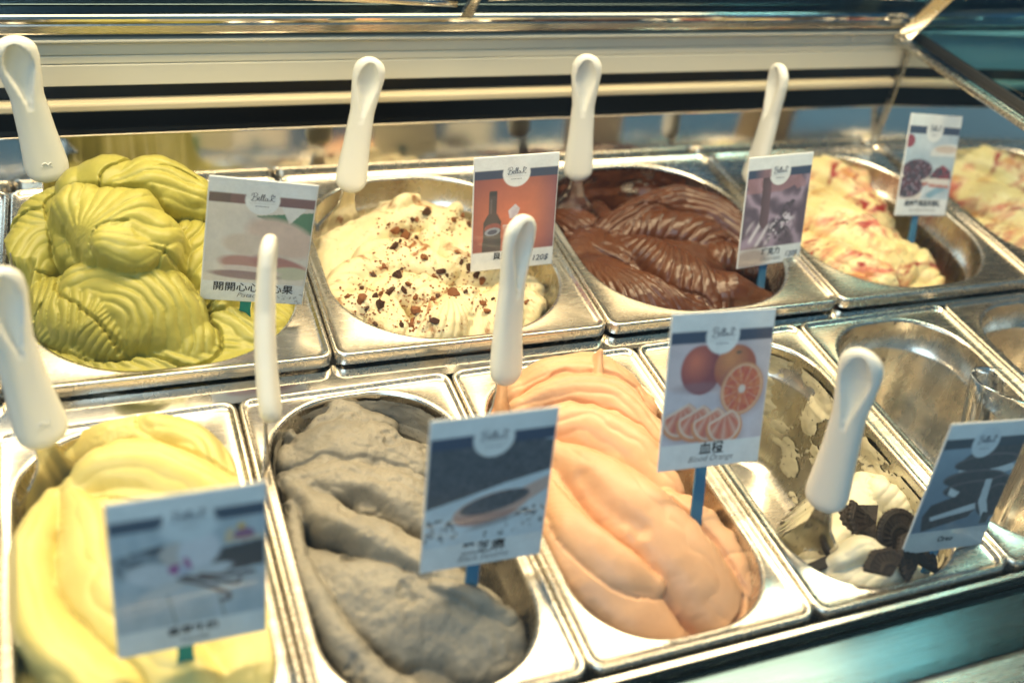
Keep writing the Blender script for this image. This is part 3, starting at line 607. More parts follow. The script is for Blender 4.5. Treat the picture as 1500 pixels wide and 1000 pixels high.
smear('gelato_smear', KB, bpan_c(2), YAW, 'chocolate', 'chocolate gelato smear left on the rear wall of its pan', -0.006, -0.06, 0.46, 8, 0.0016, 0.3, 3.0)
smear('gelato_smear', KF, fpan_c(1), 0, 'sesame', 'dark sesame gelato smear on the rear wall of its pan', -0.008, -0.05, 0.42, 12, 0.0016, 0.2, 3.1)

# ------------------------------------------------------------------ cookies and crumbs
def frame_obj(o, pos, X, Y, Z):
    m_ = Matrix.Identity(4)
    for i in range(3): m_[i][0] = X[i]; m_[i][1] = Y[i]; m_[i][2] = Z[i]; m_[i][3] = pos[i]
    o.matrix_world = m_
def norm(a): a = np.asarray(a, float); return a / np.linalg.norm(a)
bpy.context.view_layer.update()
def crumb_mesh(seed, mat):
    bm = bmesh.new(); bmesh.ops.create_icosphere(bm, subdivisions=2, radius=1); rs = np.random.RandomState(seed)
    co = np.array([v.co[:] for v in bm.verts]); n = fbm(co * 1.3 + seed * 5.1, 3, seed); cut = rs.normal(size=(5, 3))
    for v, k in zip(bm.verts, n):
        p_ = np.array(v.co[:]) * (0.25 + 1.5 * k)
        for q in cut:
            q = q / np.linalg.norm(q); d = p_ @ q
            if d > 0.5: p_ = p_ - q * (d - 0.5)
        v.co = Vector(p_)
    me = bpy.data.meshes.new('crumb'); bm.to_mesh(me); bm.free(); me.materials.append(MATS[mat]); return me
CRM = [crumb_mesh(i, 'crumb_brown' if i % 3 else 'crumb_rust') for i in range(7)]
spots = [(575, 335), (583, 352), (602, 323), (607, 326), (625, 312), (652, 340), (660, 318), (668, 322), (690, 330), (700, 318), (676, 312), (548, 470), (560, 452), (600, 478), (604, 470), (588, 474), (575, 366), (640, 405), (646, 396), (655, 402), (620, 376), (633, 440),
         (688, 392), (697, 402), (706, 410), (745, 470), (722, 440), (735, 462), (528, 440), (536, 452), (545, 436), (560, 430), (569, 426), (590, 428), (598, 420), (606, 432), (580, 404), (590, 395), (566, 388), (520, 462), (640, 472), (705, 445), (712, 452), (700, 380), (716, 372),
         (668, 372), (676, 380), (590, 340), (596, 350), (567, 330), (612, 350), (640, 430), (660, 430), (684, 425), (760, 430), (770, 446), (612, 458), (530, 420), (548, 400), (512, 432)]
rs = np.random.RandomState(4); dg = bpy.context.evaluated_depsgraph_get()
def cast(u, v):
    d = CR.T @ np.array([(u - 750) / FPX, (v - 500) / FPX, 1.0]); d /= np.linalg.norm(d)
    ok, loc, nor, idx, ob, mt_ = scn.ray_cast(dg, Vector(CC + d * 0.3), Vector(d)); return (loc, nor, ob) if ok else (Vector(px(u, v, -.01)), Vector((0, 0, 1)), None)
hits = [(cast(u + rs.uniform(-4, 4), v + rs.uniform(-4, 4))) for u, v in spots]
for i, (loc, nor, ob) in enumerate(hits):
    if ob is None or ob.name != 'cream_gelato': continue
    r_ = rs.uniform(0.0022, 0.0042) if i % 4 else rs.uniform(0.0044, 0.0060)
    o = link('chocolate_crumb', CRM[i % 7], None, None, loc + nor * r_ * 0.25, 0, False); o.scale = (r_ * rs.uniform(.8, 1.4), r_, r_ * rs.uniform(.6, .9)); o.rotation_euler = tuple(rs.uniform(0, 6, 3))
    sz, cl = ('small', 'large')[i % 4 == 0], ('dark brown', 'rust brown')[(i % 7) % 3 == 0]
    tag(o, f'{sz} {cl} chocolate crumb lying on the cream gelato', 'crumb', f'{sz} {cl} crumbs on the cream gelato')
# finest crumbs: one mass
bm = bmesh.new()
for i in range(700):
    cu, cv = spots[rs.randint(len(spots))]; loc, nor, ob = cast(cu + rs.normal() * 13, cv + rs.normal() * 9)
    if ob is None or ob.name != 'cream_gelato': continue
    g = bmesh.ops.create_icosphere(bm, subdivisions=1, radius=rs.uniform(.0004, .0013), matrix=Matrix.Translation(loc + nor * .0002) @ Matrix.Diagonal((1, rs.uniform(.6, 1.4), .7, 1)))
me = bpy.data.meshes.new('crumb_dust'); bm.to_mesh(me); bm.free()
o = link('crumb_dust', me, 'crumb_rust', None, None, 0, False); tag(o, 'fine brown cocoa crumbs dusted over the cream gelato', 'crumbs', kind='stuff')

def cookie_mesh(seed, a0=0, a1=360, r=0.0215, th=0.0042):
    "chocolate wafer: fluted rim, inner ring, pattern of short raised dashes; a0..a1 leaves a broken piece"
    rings = [(0.0, th), (.30, th), (.36, th + .0006), (.44, th + .0006), (.50, th), (.78, th), (.82, th + .0007), (.88, th + .0007), (.91, th), (.955, th), (1.0, th * .8), (1.0, th * .2), (.97, 0), (0, 0)]
    n = 96; aa = np.radians(np.linspace(a0, a1, n, endpoint=(a1 - a0 < 360))); V = []
    wrap = a1 - a0 >= 360
    for k, (q, z) in enumerate(rings):
        fl = 1 + 0.018 * np.cos(aa * 40) if q > .9 else np.ones(n)
        zz = np.full(n, z)
        if 0.5 <= q <= .78: zz = z + .0005 * (np.cos(aa * 24) > .2)
        if not wrap and 0 < q: fl = fl * (1 + .03 * np.sin(aa * 9 + seed))
        V.append(np.column_stack([r * q * fl * np.cos(aa), r * q * fl * np.sin(aa), zz]))
    V = np.concatenate(V); F = [tuple(f_) for f_ in grid_faces(len(rings), n, wrap)]
    if not wrap:
        F.append(tuple(k * n for k in range(len(rings)))); F.append(tuple(k * n + n - 1 for k in range(len(rings)))[::-1])
    me = pydata('cookie', V, F); me.materials.append(MATS['cookie']); return me
def put_cookie(name, me, u, v, z, nrm, spin, label):
    o = link(name, me, None, None, None, 0, False); Z_ = norm(nrm); X_ = norm(np.cross((math.cos(spin), math.sin(spin), .1), Z_)); frame_obj(o, px(u, v, z), X_, np.cross(Z_, X_), Z_)
    tag(o, label, 'cookie', 'cookie pieces in the scraped pan'); return o
put_cookie('chocolate_cookie', cookie_mesh(1), 1313, 788, -.002, (.10, -.62, .60), .4, 'round embossed dark cookie stuck upright in the white gelato lump')
put_cookie('chocolate_cookie', cookie_mesh(2, 10, 250), 1340, 824, -.004, (.3, -.5, .8), 1.0, 'broken dark cookie leaning beside the blue stick')
put_cookie('chocolate_cookie', cookie_mesh(3, 0, 120, .020), 1303, 845, .002, (.0, -.35, .9), 2.2, 'small dark cookie piece lying below the round cookie')
put_cookie('chocolate_cookie', cookie_mesh(4, 0, 75, .030), 1285, 742, -.012, (-.3, -.3, .9), 4.3, 'thin dark cookie shard above the round cookie')
put_cookie('chocolate_cookie', cookie_mesh(6, 20, 80, .026), 1278, 768, -.012, (.2, -.5, .8), 3.6, 'crumbled dark cookie corner next to the round cookie')
o = link('chocolate_cookie', box_me('cookie_slab', -.026, .026, -.004, .004, -.002, .002, .001), 'cookie', None, None, 0, False)
frame_obj(o, px(1208, 824, -.018), norm((1, .12, .10)), norm((-.12, 1, .2)), norm(np.cross((1, .12, .10), (-.12, 1, .2)))); tag(o, 'flat dark cookie strip by the spatula blade', 'cookie', 'cookie pieces in the scraped pan')

# ------------------------------------------------------------------ spatulas
def handle_mesh():
    nz_, na = 90, 56; L = 0.130; zs = 0.5 * (1 - np.cos(np.linspace(0.0, np.pi, nz_))); V = []
    for t in zs:
        hw = np.interp(t, [0, .12, .35, .6, .85, 1], [.0135, .0145, .0122, .0108, .0142, .0135]); ht = np.interp(t, [0, .3, .7, 1], [.0078, .0074, .0066, .0058])
        e = min(1, (max(0, 1 - ((.085 - t) / .085) ** 2) ** .5 if t < .085 else 1), (max(0, 1 - ((t - .90) / .10) ** 2) ** .5 if t > .90 else 1)); e = max(e, .03)
        bow = .004 * math.sin(math.pi * t)
        for k in range(na):
            a_ = 2 * math.pi * k / na; x = math.copysign(abs(math.cos(a_)) ** .8, math.cos(a_)) * hw * e; y = math.copysign(abs(math.sin(a_)) ** .8, math.sin(a_)) * ht * (e ** .6) + bow
            if y < bow + .001:
                aa_ = (t - .80) / (.17 if t > .80 else .27); wx = hw * (.66 if t > .80 else .66 * max(.15, 1 - .7 * abs(aa_))); r2 = aa_ ** 2 + (x / wx) ** 2
                if r2 < 1: y += .0062 * (1 - r2) ** .55
            V.append((x, y, t * L))
    F = [tuple(q) for q in grid_faces(nz_, na, True)]; F.append(tuple(range(na))[::-1]); F.append(tuple(range((nz_ - 1) * na, nz_ * na)))
    me = pydata('handle', V, F); me.materials.append(MATS['handle_plastic']); me.shade_smooth(); return me
def blade_mesh():
    n, m_ = 40, 14; V = []
    for side in (1, -1):
        for i in range(n):
            t = i / (n - 1); z = .004 - .100 * t; hw = np.interp(t, [0, .10, .22, .45, .85, .96, 1], [.006, .0062, .0085, .024, .030, .026, .016])
            for j in range(m_):
                s_ = (j / (m_ - 1) - .5) * 2; V.append((hw * s_, side * .0007 + .006 * (s_ * hw / .03) ** 2 - .010 * t * t + .004, z))
    q = n * m_; g = grid_faces(n, m_); F = [tuple(f_) for f_ in g] + [tuple(f_[::-1] + q) for f_ in g]
    ed = [i * m_ for i in range(n)] + [(n - 1) * m_ + j for j in range(1, m_)] + [i * m_ + m_ - 1 for i in range(n - 2, -1, -1)] + [j for j in range(m_ - 2, 0, -1)]
    for a_, b_ in zip(ed, ed[1:] + ed[:1]): F.append((a_, b_, b_ + q, a_ + q))
    me = pydata('blade', V, F); me.materials.append(MATS['blade_steel']); me.shade_smooth(); return me
HM, BMH = handle_mesh(), blade_mesh()
def ribbon(paths, wd, name, mat, y=0.0, closed=False, flat=None):
    "flat strokes in the x-z plane of a sign or handle, as one mesh"
    V = []; F = []
    for pth in paths:
        q = catmull(np.column_stack([np.array(pth, float), np.zeros(len(pth))]), max(6, len(pth) * 6))[:, :2]; T = np.gradient(q, axis=0); T /= (np.linalg.norm(T, axis=1)[:, None] + 1e-12)
        nrm = np.stack([-T[:, 1], T[:, 0]], 1); ww = wd * (0.55 + 0.45 * np.abs(T[:, 1]))[:, None]; b = len(V)
        for a_, c_ in zip(q - nrm * ww / 2, q + nrm * ww / 2): V += [(a_[0], a_[1], y), (c_[0], c_[1], y)]
        for i in range(len(q) - 1): F.append((b + 2 * i, b + 2 * i + 2, b + 2 * i + 3, b + 2 * i + 1))
    me = pydata(name, V, F); me.materials.append(MATS[mat]); return me
SP = [('pist', (72, 255), (20, 72), .060, 0, 1.18, 'white handled spatula stuck behind the green pistachio heap'), ('cream', (513, 272), (542, 100), .030, .1, 1, 'white handled spatula with its shiny blade in the cream gelato'),
      ('choc', (846, 256), (860, 95), .030, .05, 1, 'white handled spatula at the rear of the chocolate pan'), ('berry', (1100, 262), (1140, 108), .020, -.9, 1, 'white handled spatula behind the chocolate sign'),
      ('van', (66, 640), (-5, 415), .030, .25, 1.15, 'white handled spatula with steel blade in the vanilla pan'), ('ses', (398, 606), (396, 365), .030, 1.45, 1, 'white handled spatula standing edge on in the sesame pan'),
      ('org', (742, 552), (765, 335), .040, .85, 1, 'white handled spatula at the rear of the blood orange pan'), ('oreo', (1207, 735), (1262, 532), .025, -.25, 1.05, 'white handled spatula leaning in the scraped cookie gelato pan')]
for nm, b, t_, z, roll, wsc, lab in SP:
    B = px(b[0], b[1], z); d = CR.T @ np.array([(t_[0] - 750) / FPX, (t_[1] - 500) / FPX, 1.0]); Ls = 0.114
    a_ = d @ d; bb = 2 * d @ (CC - B); c_ = (CC - B) @ (CC - B) - Ls * Ls; D = max(0, bb * bb - 4 * a_ * c_); Tp = CC + d * (-bb - D ** .5) / 2 / a_
    Z_ = norm(Tp - B); Nf = norm(CC - B); Nf = norm(Nf - (Nf @ Z_) * Z_); Y_ = -Nf; X_ = np.cross(Y_, Z_)
    X_, Y_ = X_ * math.cos(roll) + Y_ * math.sin(roll), Y_ * math.cos(roll) - X_ * math.sin(roll)
    e = empty('spatula', (0, 0, 0), 0, lab, 'spatula', 'white spatulas standing in the pans'); frame_obj(e, B - Z_ * .006, X_ * wsc, Y_ * wsc, Z_)
    hd = link('handle', HM, None, e, smooth=False); link('blade', BMH, None, e, smooth=False)
    if nm in ('pist', 'van'):
        mk = ribbon([[(.004 * math.cos(k), .004 * math.sin(k) + .016) for k in np.linspace(3.4, 6.0, 8)], [(-.003, .0195), (-.001, .0215), (.001, .0195), (.0032, .021)], [(-.003, .016), (-.003, .0185)], [(-.001, .0155), (-.001, .0188)], [(.001, .0155), (.001, .0185)], [(.003, .016), (.003, .0183)]], .0007, 'embossed_mark', 'handle_plastic', 0)
        mo = link('embossed_mark', mk, None, hd, smooth=False); mo.rotation_euler = (math.pi / 2, 0, 0); mo.location = (0, -.0062, 0)
        sol = mo.modifiers.new('s', 'SOLIDIFY'); sol.thickness = .0006

# ------------------------------------------------------------------ signs
SW, SH = 0.070, 0.098
def lin(c): c = np.asarray(c, float) / 255; return np.where(c <= .04045, c / 12.92, ((c + .055) / 1.055) ** 2.4)
class Art:
    def __init__(s, nx=136, seed=0):
        s.nx = nx; s.ny = int(nx * 1.4); s.u, s.v = np.meshgrid(np.linspace(0, 1, s.nx), np.linspace(0, 1.4, s.ny)); s.c = np.tile(lin((240, 243, 243)), (s.ny, s.nx, 1)); s.seed = seed
    def put(s, m_, c):
        c = lin(c) if not isinstance(c, np.ndarray) else c; m_ = np.clip(m_, 0, 1)[..., None]; s.c = s.c * (1 - m_) + c * m_
    def box(s, x0, x1, y0, y1): e = .006; return np.clip((s.u - x0) / e + .5, 0, 1) * np.clip((x1 - s.u) / e + .5, 0, 1) * np.clip((s.v - y0) / e + .5, 0, 1) * np.clip((y1 - s.v) / e + .5, 0, 1)
    def ell(s, cx, cy, rx, ry, a=0.0, soft=.05):
        x, y = s.u - cx, s.v - cy; c_, s_ = math.cos(a), math.sin(a); r = np.hypot((x * c_ + y * s_) / rx, (-x * s_ + y * c_) / ry); return np.clip((1 - r) / soft + .5, 0, 1)
    def poly(s, pts):
        m_ = np.zeros(s.u.shape, bool); n = len(pts)
        for i in range(n):
            (x0, y0), (x1, y1) = pts[i], pts[(i + 1) % n]; cr = ((y0 > s.v) != (y1 > s.v)) & (s.u < (x1 - x0) * (s.v - y0) / (y1 - y0 + 1e-12) + x0); m_ ^= cr
        return m_.astype(float)
    def noise(s, sc_, seed=0, oct=3, sx=1, sy=1): return fbm(np.column_stack([s.u.ravel() * sc_ * sx, s.v.ravel() * sc_ * sy]), oct, seed + s.seed).reshape(s.u.shape)
    def line(s, pts, wd):
        q = catmull(np.column_stack([np.array(pts, float), np.zeros(len(pts))]), 60)[:, :2]; d = np.full(s.u.shape, 9.0)
        for a_ in q: d = np.minimum(d, np.hypot(s.u - a_[0], s.v - a_[1]))
        return np.clip((wd - d) / .008 + .5, 0, 1)
def mixc(a, b, f): f = f[..., None]; return lin(a) * (1 - f) + lin(b) * f
def common(A, navy=(26, 46, 84), top=.15, bot=.255):
    A.put(A.box(-1, 2, -.1, top), (238, 242, 242)); A.put(A.box(-1, 2, top, bot), navy)
    A.put(A.box(-1, 2, 1.17, 1.5), (240, 242, 242)); A.put(A.ell(.5, .20, .165, .165), (243, 245, 244))
def art_pist(A):
    A.put(A.box(-1, 2, .2, 1.2), mixc((240, 235, 225), (225, 215, 205), A.noise(3))); A.put(A.poly([(.45, .38), (1.1, .28), (1.1, .58), (.8, .52)]), (70, 130, 95)); A.put(A.poly([(.66, .2), (.78, .45), (.96, .22)]), (236, 235, 230))
    for e, c_ in (((.72, .62, .36, .2, .35), (226, 200, 185)), ((.42, .72, .26, .13, .1), (222, 205, 190)), ((.42, .95, .28, .1, .12), (190, 140, 130)), ((.75, .95, .3, .1, .25), (180, 120, 115)), ((.85, 1.03, .2, .08, 0), (205, 205, 180)), ((.45, 1.02, .3, .05, .08), (228, 212, 205)), ((.4, 1.08, .34, .05, .04), (150, 120, 120))): A.put(A.ell(*e, soft=.3), c_)
    common(A, (120, 80, 85)); A.put(A.box(-1, .2, .15, .255) * .7, (60, 45, 60)); A.put((A.noise(60) > .72) * (A.v > 1.28) * (A.u > .7), (90, 80, 70))
def art_liq(A):
    r = np.hypot(A.u - .55, (A.v - .75)); A.put(A.box(-1, 2, .2, 1.2), mixc((238, 128, 80), (120, 50, 55), np.clip(r * 1.25, 0, 1))); A.put(A.box(.75, 2, .2, 1.2) * np.clip((A.u - .75) * 3, 0, 1) * .7, (110, 60, 90))
    bt = A.poly([(.185, .42), (.275, .42), (.28, .68), (.335, .78), (.345, 1.17), (.115, 1.17), (.125, .78), (.18, .68)]); A.put(bt, mixc((34, 26, 24), (62, 50, 48), np.clip(np.sin((A.u - .12) * 14), 0, 1))); A.put(A.box(.185, .275, .40, .46), (24, 18, 18))
    A.put(A.ell(.235, .86, .10, .055, -.15) * bt, (150, 70, 60)); A.put(A.ell(.235, .91, .095, .05, -.15) * bt, (150, 160, 175)); A.put(A.ell(.235, .915, .06, .03, -.15) * bt, (50, 60, 90)); A.put(A.box(.2, .22, .5, .68) * .5, (120, 110, 110))
    gl = A.poly([(.36, .84), (.62, .84), (.60, 1.15), (.38, 1.15)]); A.put(gl * .55, mixc((210, 150, 120), (235, 225, 220), A.noise(14))); A.put(A.box(.36, .62, .835, .85) * .8, (240, 225, 220)); A.put(A.poly([(.42, .66), (.50, .58), (.56, .64), (.52, .76), (.44, .76)]) * .85, mixc((200, 195, 210), (245, 245, 250), A.noise(25)))
    A.put(A.ell(.48, 1.0, .05, .05) * .5, (190, 90, 60)); A.put(A.box(.115, .345, 1.1, 1.17) * .5, (60, 30, 30)); common(A)
def art_choc(A):
    n = A.noise(3, 2); w_ = np.sin((A.v * 13 + A.u * -6 + n * 12)) * .5 + .5; A.put(A.box(-1, 2, .2, 1.2), mixc((92, 66, 84), (176, 150, 170), w_ ** 1.6)); A.put(A.box(-1, 2, .2, .45) * (A.noise(4, 4) > .45) * .7, (170, 120, 125))
    f2 = np.sin((A.u * 40 + A.v * 26)) * .5 + .5; A.put(A.ell(.27, .98, .2, .17, .4, .3) * f2 ** 2, (236, 222, 228)); A.put(A.ell(.6, .95, .22, .16, -.5, .5) * (A.noise(18, 5) > .5), (64, 44, 58)); A.put(A.ell(.62, .88, .2, .12, -.5, .5) * (A.noise(22, 8) > .6), (225, 212, 222)); A.put(A.ell(.72, .62, .2, .05, -.8, .5) * (A.noise(18, 9) > .48), (70, 48, 60))
    A.put(A.poly([(.24, .24), (.38, .24), (.40, .85), (.34, .92), (.26, .86)]), mixc((74, 40, 44), (120, 82, 92), np.clip((A.u - .24) * 5, 0, 1))); common(A); A.put(A.box(.1, .36, .15, .255) * np.clip((A.u - .1) * 5, 0, .8), (150, 105, 110))
    A.put(A.ell(.18, 1.3, .3, .14, 0, .6) * .75, (160, 120, 95))
def art_berry(A):
    A.put(A.box(-1, 2, .2, 1.2), mixc((222, 232, 238), (150, 176, 196), A.noise(3, 3))); A.put(A.ell(.85, .52, .36, .14, 0, .1), (238, 238, 234)); A.put(A.ell(.85, .57, .38, .13, 0, .1) * (A.v > .56), (188, 206, 216)); A.put(A.ell(.8, .46, .24, .05, 0, .3), (226, 206, 188)); A.put(A.ell(.04, .36, .1, .09, 0), (150, 40, 60))
    A.put(A.poly([(.5, 1.1), (1, .85), (1, .98), (.62, 1.16)]), (140, 178, 200)); A.put(A.poly([(.1, 1.16), (1, .78), (1, .86), (.4, 1.16)]) * .5, (236, 240, 244))
    for cx, cy, rx in ((.28, .76, .3), (.14, 1.0, .3)):
        A.put(A.ell(cx, cy + .11, rx, .13, 0, .08), (232, 222, 214)); A.put(A.ell(cx, cy + .14, rx, .11, 0, .08) * (A.v > cy + .17), (190, 120, 108)); A.put(A.ell(cx, cy, rx, .15, 0, .08), mixc((96, 26, 44), (40, 28, 50), np.clip(A.noise(26, 3) * 3 - 1, 0, 1))); A.put(A.ell(cx, cy, rx, .15, 0, .08) * (A.noise(30, 7) > .62) * .6, (170, 150, 170))
    A.put(A.poly([(.54, .86), (.98, .86), (.97, 1.0), (.55, .98)]), (236, 226, 218)); A.put(A.poly([(.55, .95), (.97, .97), (.97, 1.01), (.55, .99)]), (196, 124, 108)); A.put(A.poly([(.53, .87), (.64, .74), (.78, .68), (.95, .76), (.99, .88)]), mixc((150, 30, 50), (36, 28, 52), np.clip(A.noise(22, 5) * 3 - 1, 0, 1)))
    common(A)
def art_van(A):
    A.put(A.box(-1, 2, .2, 1.2), mixc((200, 210, 216), (168, 184, 196), np.clip(A.noise(8, 1, 3, 3, .4), 0, 1)))
    for x in (.33, .66): A.put(A.line([(x, .8), (x + .06, 1.18)], .006), (110, 116, 126))
    A.put(A.poly([(.0, .46), (.32, .40), (.45, .5), (.30, .72), (.04, .66)]) * (.5 + .5 * (A.noise(14) > .5)), (58, 66, 82)); A.put(A.poly([(.62, .52), (1, .48), (1, .72), (.66, .74)]), mixc((66, 52, 54), (40, 34, 38), A.noise(20, 2, 3, .4, 3)))
    A.put(A.ell(.86, .42, .07, .06), (150, 90, 130)); A.put(A.ell(.84, .34, .03, .03), (236, 190, 90)); A.put(A.ell(.76, .41, .03, .07, .2), (226, 200, 160)); A.put(A.line([(.74, .46), (.98, .46)], .012), (222, 190, 150))
    for e, c_ in (((.40, .50, .10, .10, .2), (206, 196, 190)), ((.56, .50, .14, .16, .3), (226, 226, 232)), ((.26, .66, .19, .10, .25), (220, 222, 226)), ((.30, .82, .17, .055, -.35), (212, 212, 212)), ((.62, .70, .16, .055, -.15), (214, 216, 220))): A.put(A.ell(*e, soft=.25), c_)
    A.put(A.ell(.40, .64, .05, .045, .5), (172, 80, 150)); A.put(A.ell(.48, .60, .02, .06, -.3), (172, 80, 150)); A.put(A.ell(.45, .66, .035, .05), (196, 200, 220))
    for q in ([(.42, .74), (.6, .84), (.74, .95), (.75, 1.0), (.70, 1.01)], [(.46, .72), (.66, .80), (.80, .86), (.83, .83)], [(.56, .73), (.75, .77), (.92, .78)]): A.put(A.line(q, .017), (66, 44, 44))
    common(A, (36, 56, 86)); A.put(A.ell(.5, .28, .19, .12, 0, .3), (222, 230, 234))
def art_ses(A):
    A.put(A.box(-1, 2, .2, .95), mixc((46, 48, 58), (84, 86, 98), np.clip(A.noise(50, 1) * 2 - .5, 0, 1))); A.put(A.poly([(-.1, .82), (.3, .72), (.62, .63), (1.1, .53), (1.1, 1.2), (-.1, 1.2)]), (214, 226, 234)); A.put(A.poly([(.82, .24), (1.1, .24), (1.1, .29)]), (190, 206, 220))
    A.put(A.poly([(.72, .72), (1.02, .60), (1.02, .72), (.86, .82)]), (206, 176, 164)); A.put(A.ell(.54, .84, .33, .13, -.22, .06), (204, 166, 150)); A.put(A.ell(.54, .87, .32, .12, -.22, .1) * (A.v > .9), (186, 140, 126)); A.put(A.ell(.56, .80, .29, .085, -.2, .05), mixc((34, 38, 48), (84, 90, 104), np.clip(A.noise(55, 3) * 2 - .5, 0, 1)))
    A.put(((A.noise(34, 6) > .63) & (A.v > .9) & (A.v < 1.14) & (A.noise(5, 7) > .48)) * 1.0 * (1 - A.ell(.54, .86, .34, .14, -.22)), (44, 48, 60)); A.put(A.ell(.86, .93, .12, .04, -.2) * (A.noise(40, 8) > .45), (60, 60, 70)); A.put(A.ell(.55, 1.0, .2, .03, -.2, .6) * .6, (120, 110, 115)); common(A)
def art_org(A):
    A.put(A.box(-1, 2, .2, 1.2), mixc((226, 214, 216), (200, 186, 196), A.noise(3, 3))); A.put(A.poly([(-.1, .66), (.3, .68), (.6, .75), (1.1, .6), (1.1, 1.2), (-.1, 1.2)]), mixc((222, 216, 224), (196, 188, 202), A.noise(4, 5)))
    def orange(cx, cy, rx, ry, a_, c0, c1): r = np.hypot((A.u - cx + .06) / rx, (A.v - cy + .08) / ry); A.put(A.ell(cx, cy, rx, ry, a_), mixc(c0, c1, np.clip(r, 0, 1)))
    orange(.32, .50, .20, .225, -.2, (222, 112, 76), (140, 44, 50)); A.put(A.ell(.30, .66, .22, .05, 0, .7) * .5, (150, 110, 120)); orange(.66, .50, .21, .21, .2, (230, 148, 80), (180, 84, 46)); A.put(A.ell(.68, .36, .03, .012), (90, 80, 50))
    cx, cy = .75, .70; A.put(A.ell(cx, cy + .02, .24, .25, .2, .3) * .4, (150, 110, 120)); A.put(A.ell(cx, cy, .215, .245, .2), (222, 146, 90)); A.put(A.ell(cx, cy, .198, .228, .2), (236, 196, 160)); r = np.hypot(A.u - cx, A.v - cy); th = np.arctan2(A.v - cy, A.u - cx); sg = np.abs(np.sin(th * 5.5 + .3))
    A.put(A.ell(cx, cy, .185, .213, .2) * np.clip(sg * 9 - .4, 0, 1), mixc((206, 76, 50), (226, 130, 70), np.clip(A.noise(30, 4) * 2 - .5, 0, 1))); A.put(A.ell(cx, cy, .035, .04), (240, 222, 210))
    for k in range(4):
        x = .16 + .15 * k; y = .955 + .03 * k; cut_ = (A.v > y - .13 - (A.u - x) * .5); A.put(A.ell(x + .01, y + .05, .20, .15, .2, .4) * .35, (140, 110, 120)); A.put(A.ell(x, y, .185, .175, .2) * cut_, (224, 142, 84)); A.put(A.ell(x, y - .015, .165, .155, .2) * cut_, (240, 212, 190)); sg = np.abs(np.sin(np.arctan2(A.v - y + .15, A.u - x) * 6)); A.put(A.ell(x, y - .015, .145, .135, .2) * (A.v > y - .105 - (A.u - x) * .5) * (.4 + .6 * sg), mixc((226, 130, 88), (206, 92, 74), A.noise(26, k)))
    common(A)
def art_cookie(A):
    A.put(A.box(-1, 2, .2, 1.2), mixc((150, 168, 184), (104, 122, 142), np.clip(A.v - .2, 0, 1))); ck = lambda: mixc((44, 32, 34), (70, 54, 54), np.clip(A.noise(40, 3) * 2 - .5, 0, 1))
    hl = lambda cx, cy, rx, ry, a_=0: A.put((A.ell(cx, cy, rx, ry, a_) - A.ell(cx, cy + .018, rx * .97, ry * .97, a_)) * .55, (130, 112, 110)); A.put(A.ell(.72, .36, .42, .12, -.1), ck()); A.put(A.ell(.66, .50, .36, .07, 0), (226, 230, 232)); A.put(A.ell(.62, .42, .40, .09, -.05), ck()); hl(.62, .42, .40, .09, -.05); A.put(A.ell(.55, .60, .40, .10, .02), ck()); hl(.55, .60, .40, .10); A.put(A.ell(.6, .72, .4, .1, .02), ck()); hl(.6, .72, .4, .1); A.put(A.poly([(.28, .68), (.42, .74), (.38, .80), (.28, .76)]), (226, 230, 232))
    A.put(A.poly([(.12, .86), (.62, .72), (.74, .86), (.70, .98), (.10, 1.12), (.06, .98)]), ck()); A.put(A.poly([(.16, 1.0), (.70, .88), (.72, .95), (.20, 1.08)]), (214, 220, 224)); A.put(A.poly([(.08, 1.06), (.7, .96), (.66, 1.04), (.12, 1.16)]), ck())
    A.put(A.ell(.92, .82, .24, .24), ck()); hl(.92, .82, .24, .24); hl(.92, .84, .16, .16); A.put(A.poly([(.70, .62), (.78, .62), (.82, .86), (.92, 1.04), (.84, 1.06), (.72, .88)]), (222, 226, 228)); A.put(A.poly([(.84, 1.0), (.95, 1.02), (.94, 1.14), (.85, 1.14)]), ck()); common(A, (34, 34, 50)); A.put(A.ell(.5, .20, .165, .165), (226, 232, 236)); A.put(A.box(-1, 2, 1.17, 1.5), (200, 204, 204))
BELLA = [[(.12, .38), (.10, .2), (.06, .03)], [(.01, .26), (.06, .38), (.22, .41), (.25, .29), (.12, .21), (.26, .19), (.23, .05), (.08, .01), (.0, .08)], [(.28, .10), (.37, .16), (.34, .22), (.29, .15), (.32, .05), (.39, .07), (.47, .25), (.48, .37), (.44, .31), (.43, .10), (.46, .05), (.50, .08), (.56, .25), (.57, .37), (.53, .31), (.52, .10), (.55, .05), (.60, .09)],
         [(.70, .16), (.64, .19), (.61, .10), (.66, .05), (.71, .17), (.71, .08), (.76, .06), (.80, .12)], [(.83, .04), (.86, .20), (.84, .34)], [(.98, .24), (.87, .15), (.96, .05), (1.02, .08)], [(.84, .34), (.90, .40), (.92, .32), (.86, .30)], [(.92, .28), (1.0, .34), (1.0, .26)]]
def text_mesh(body, size, mat, shear=0.0, bold=0.0, width=None):
    cu = bpy.data.curves.new('lettering', 'FONT'); cu.body = body; cu.size = size; cu.align_x = 'CENTER'; cu.align_y = 'CENTER'; cu.shear = shear; cu.offset = bold; cu.resolution_u = 2
    o = bpy.data.objects.new('tmp_text', cu); col.objects.link(o); bpy.context.view_layer.update(); dg_ = bpy.context.evaluated_depsgraph_get(); me = bpy.data.meshes.new_from_object(o.evaluated_get(dg_)); bpy.data.objects.remove(o); bpy.data.curves.remove(cu)
    me.name = 'lettering'; me.materials.clear(); me.materials.append(MATS[mat])
    if width and len(me.vertices):
        co = np.empty(len(me.vertices) * 3, np.float32); me.vertices.foreach_get('co', co); co = co.reshape(-1, 3); cw = co[:, 0].max() - co[:, 0].min(); co[:, 0] *= width / cw; me.vertices.foreach_set('co', co.ravel()); me.update()
    return me
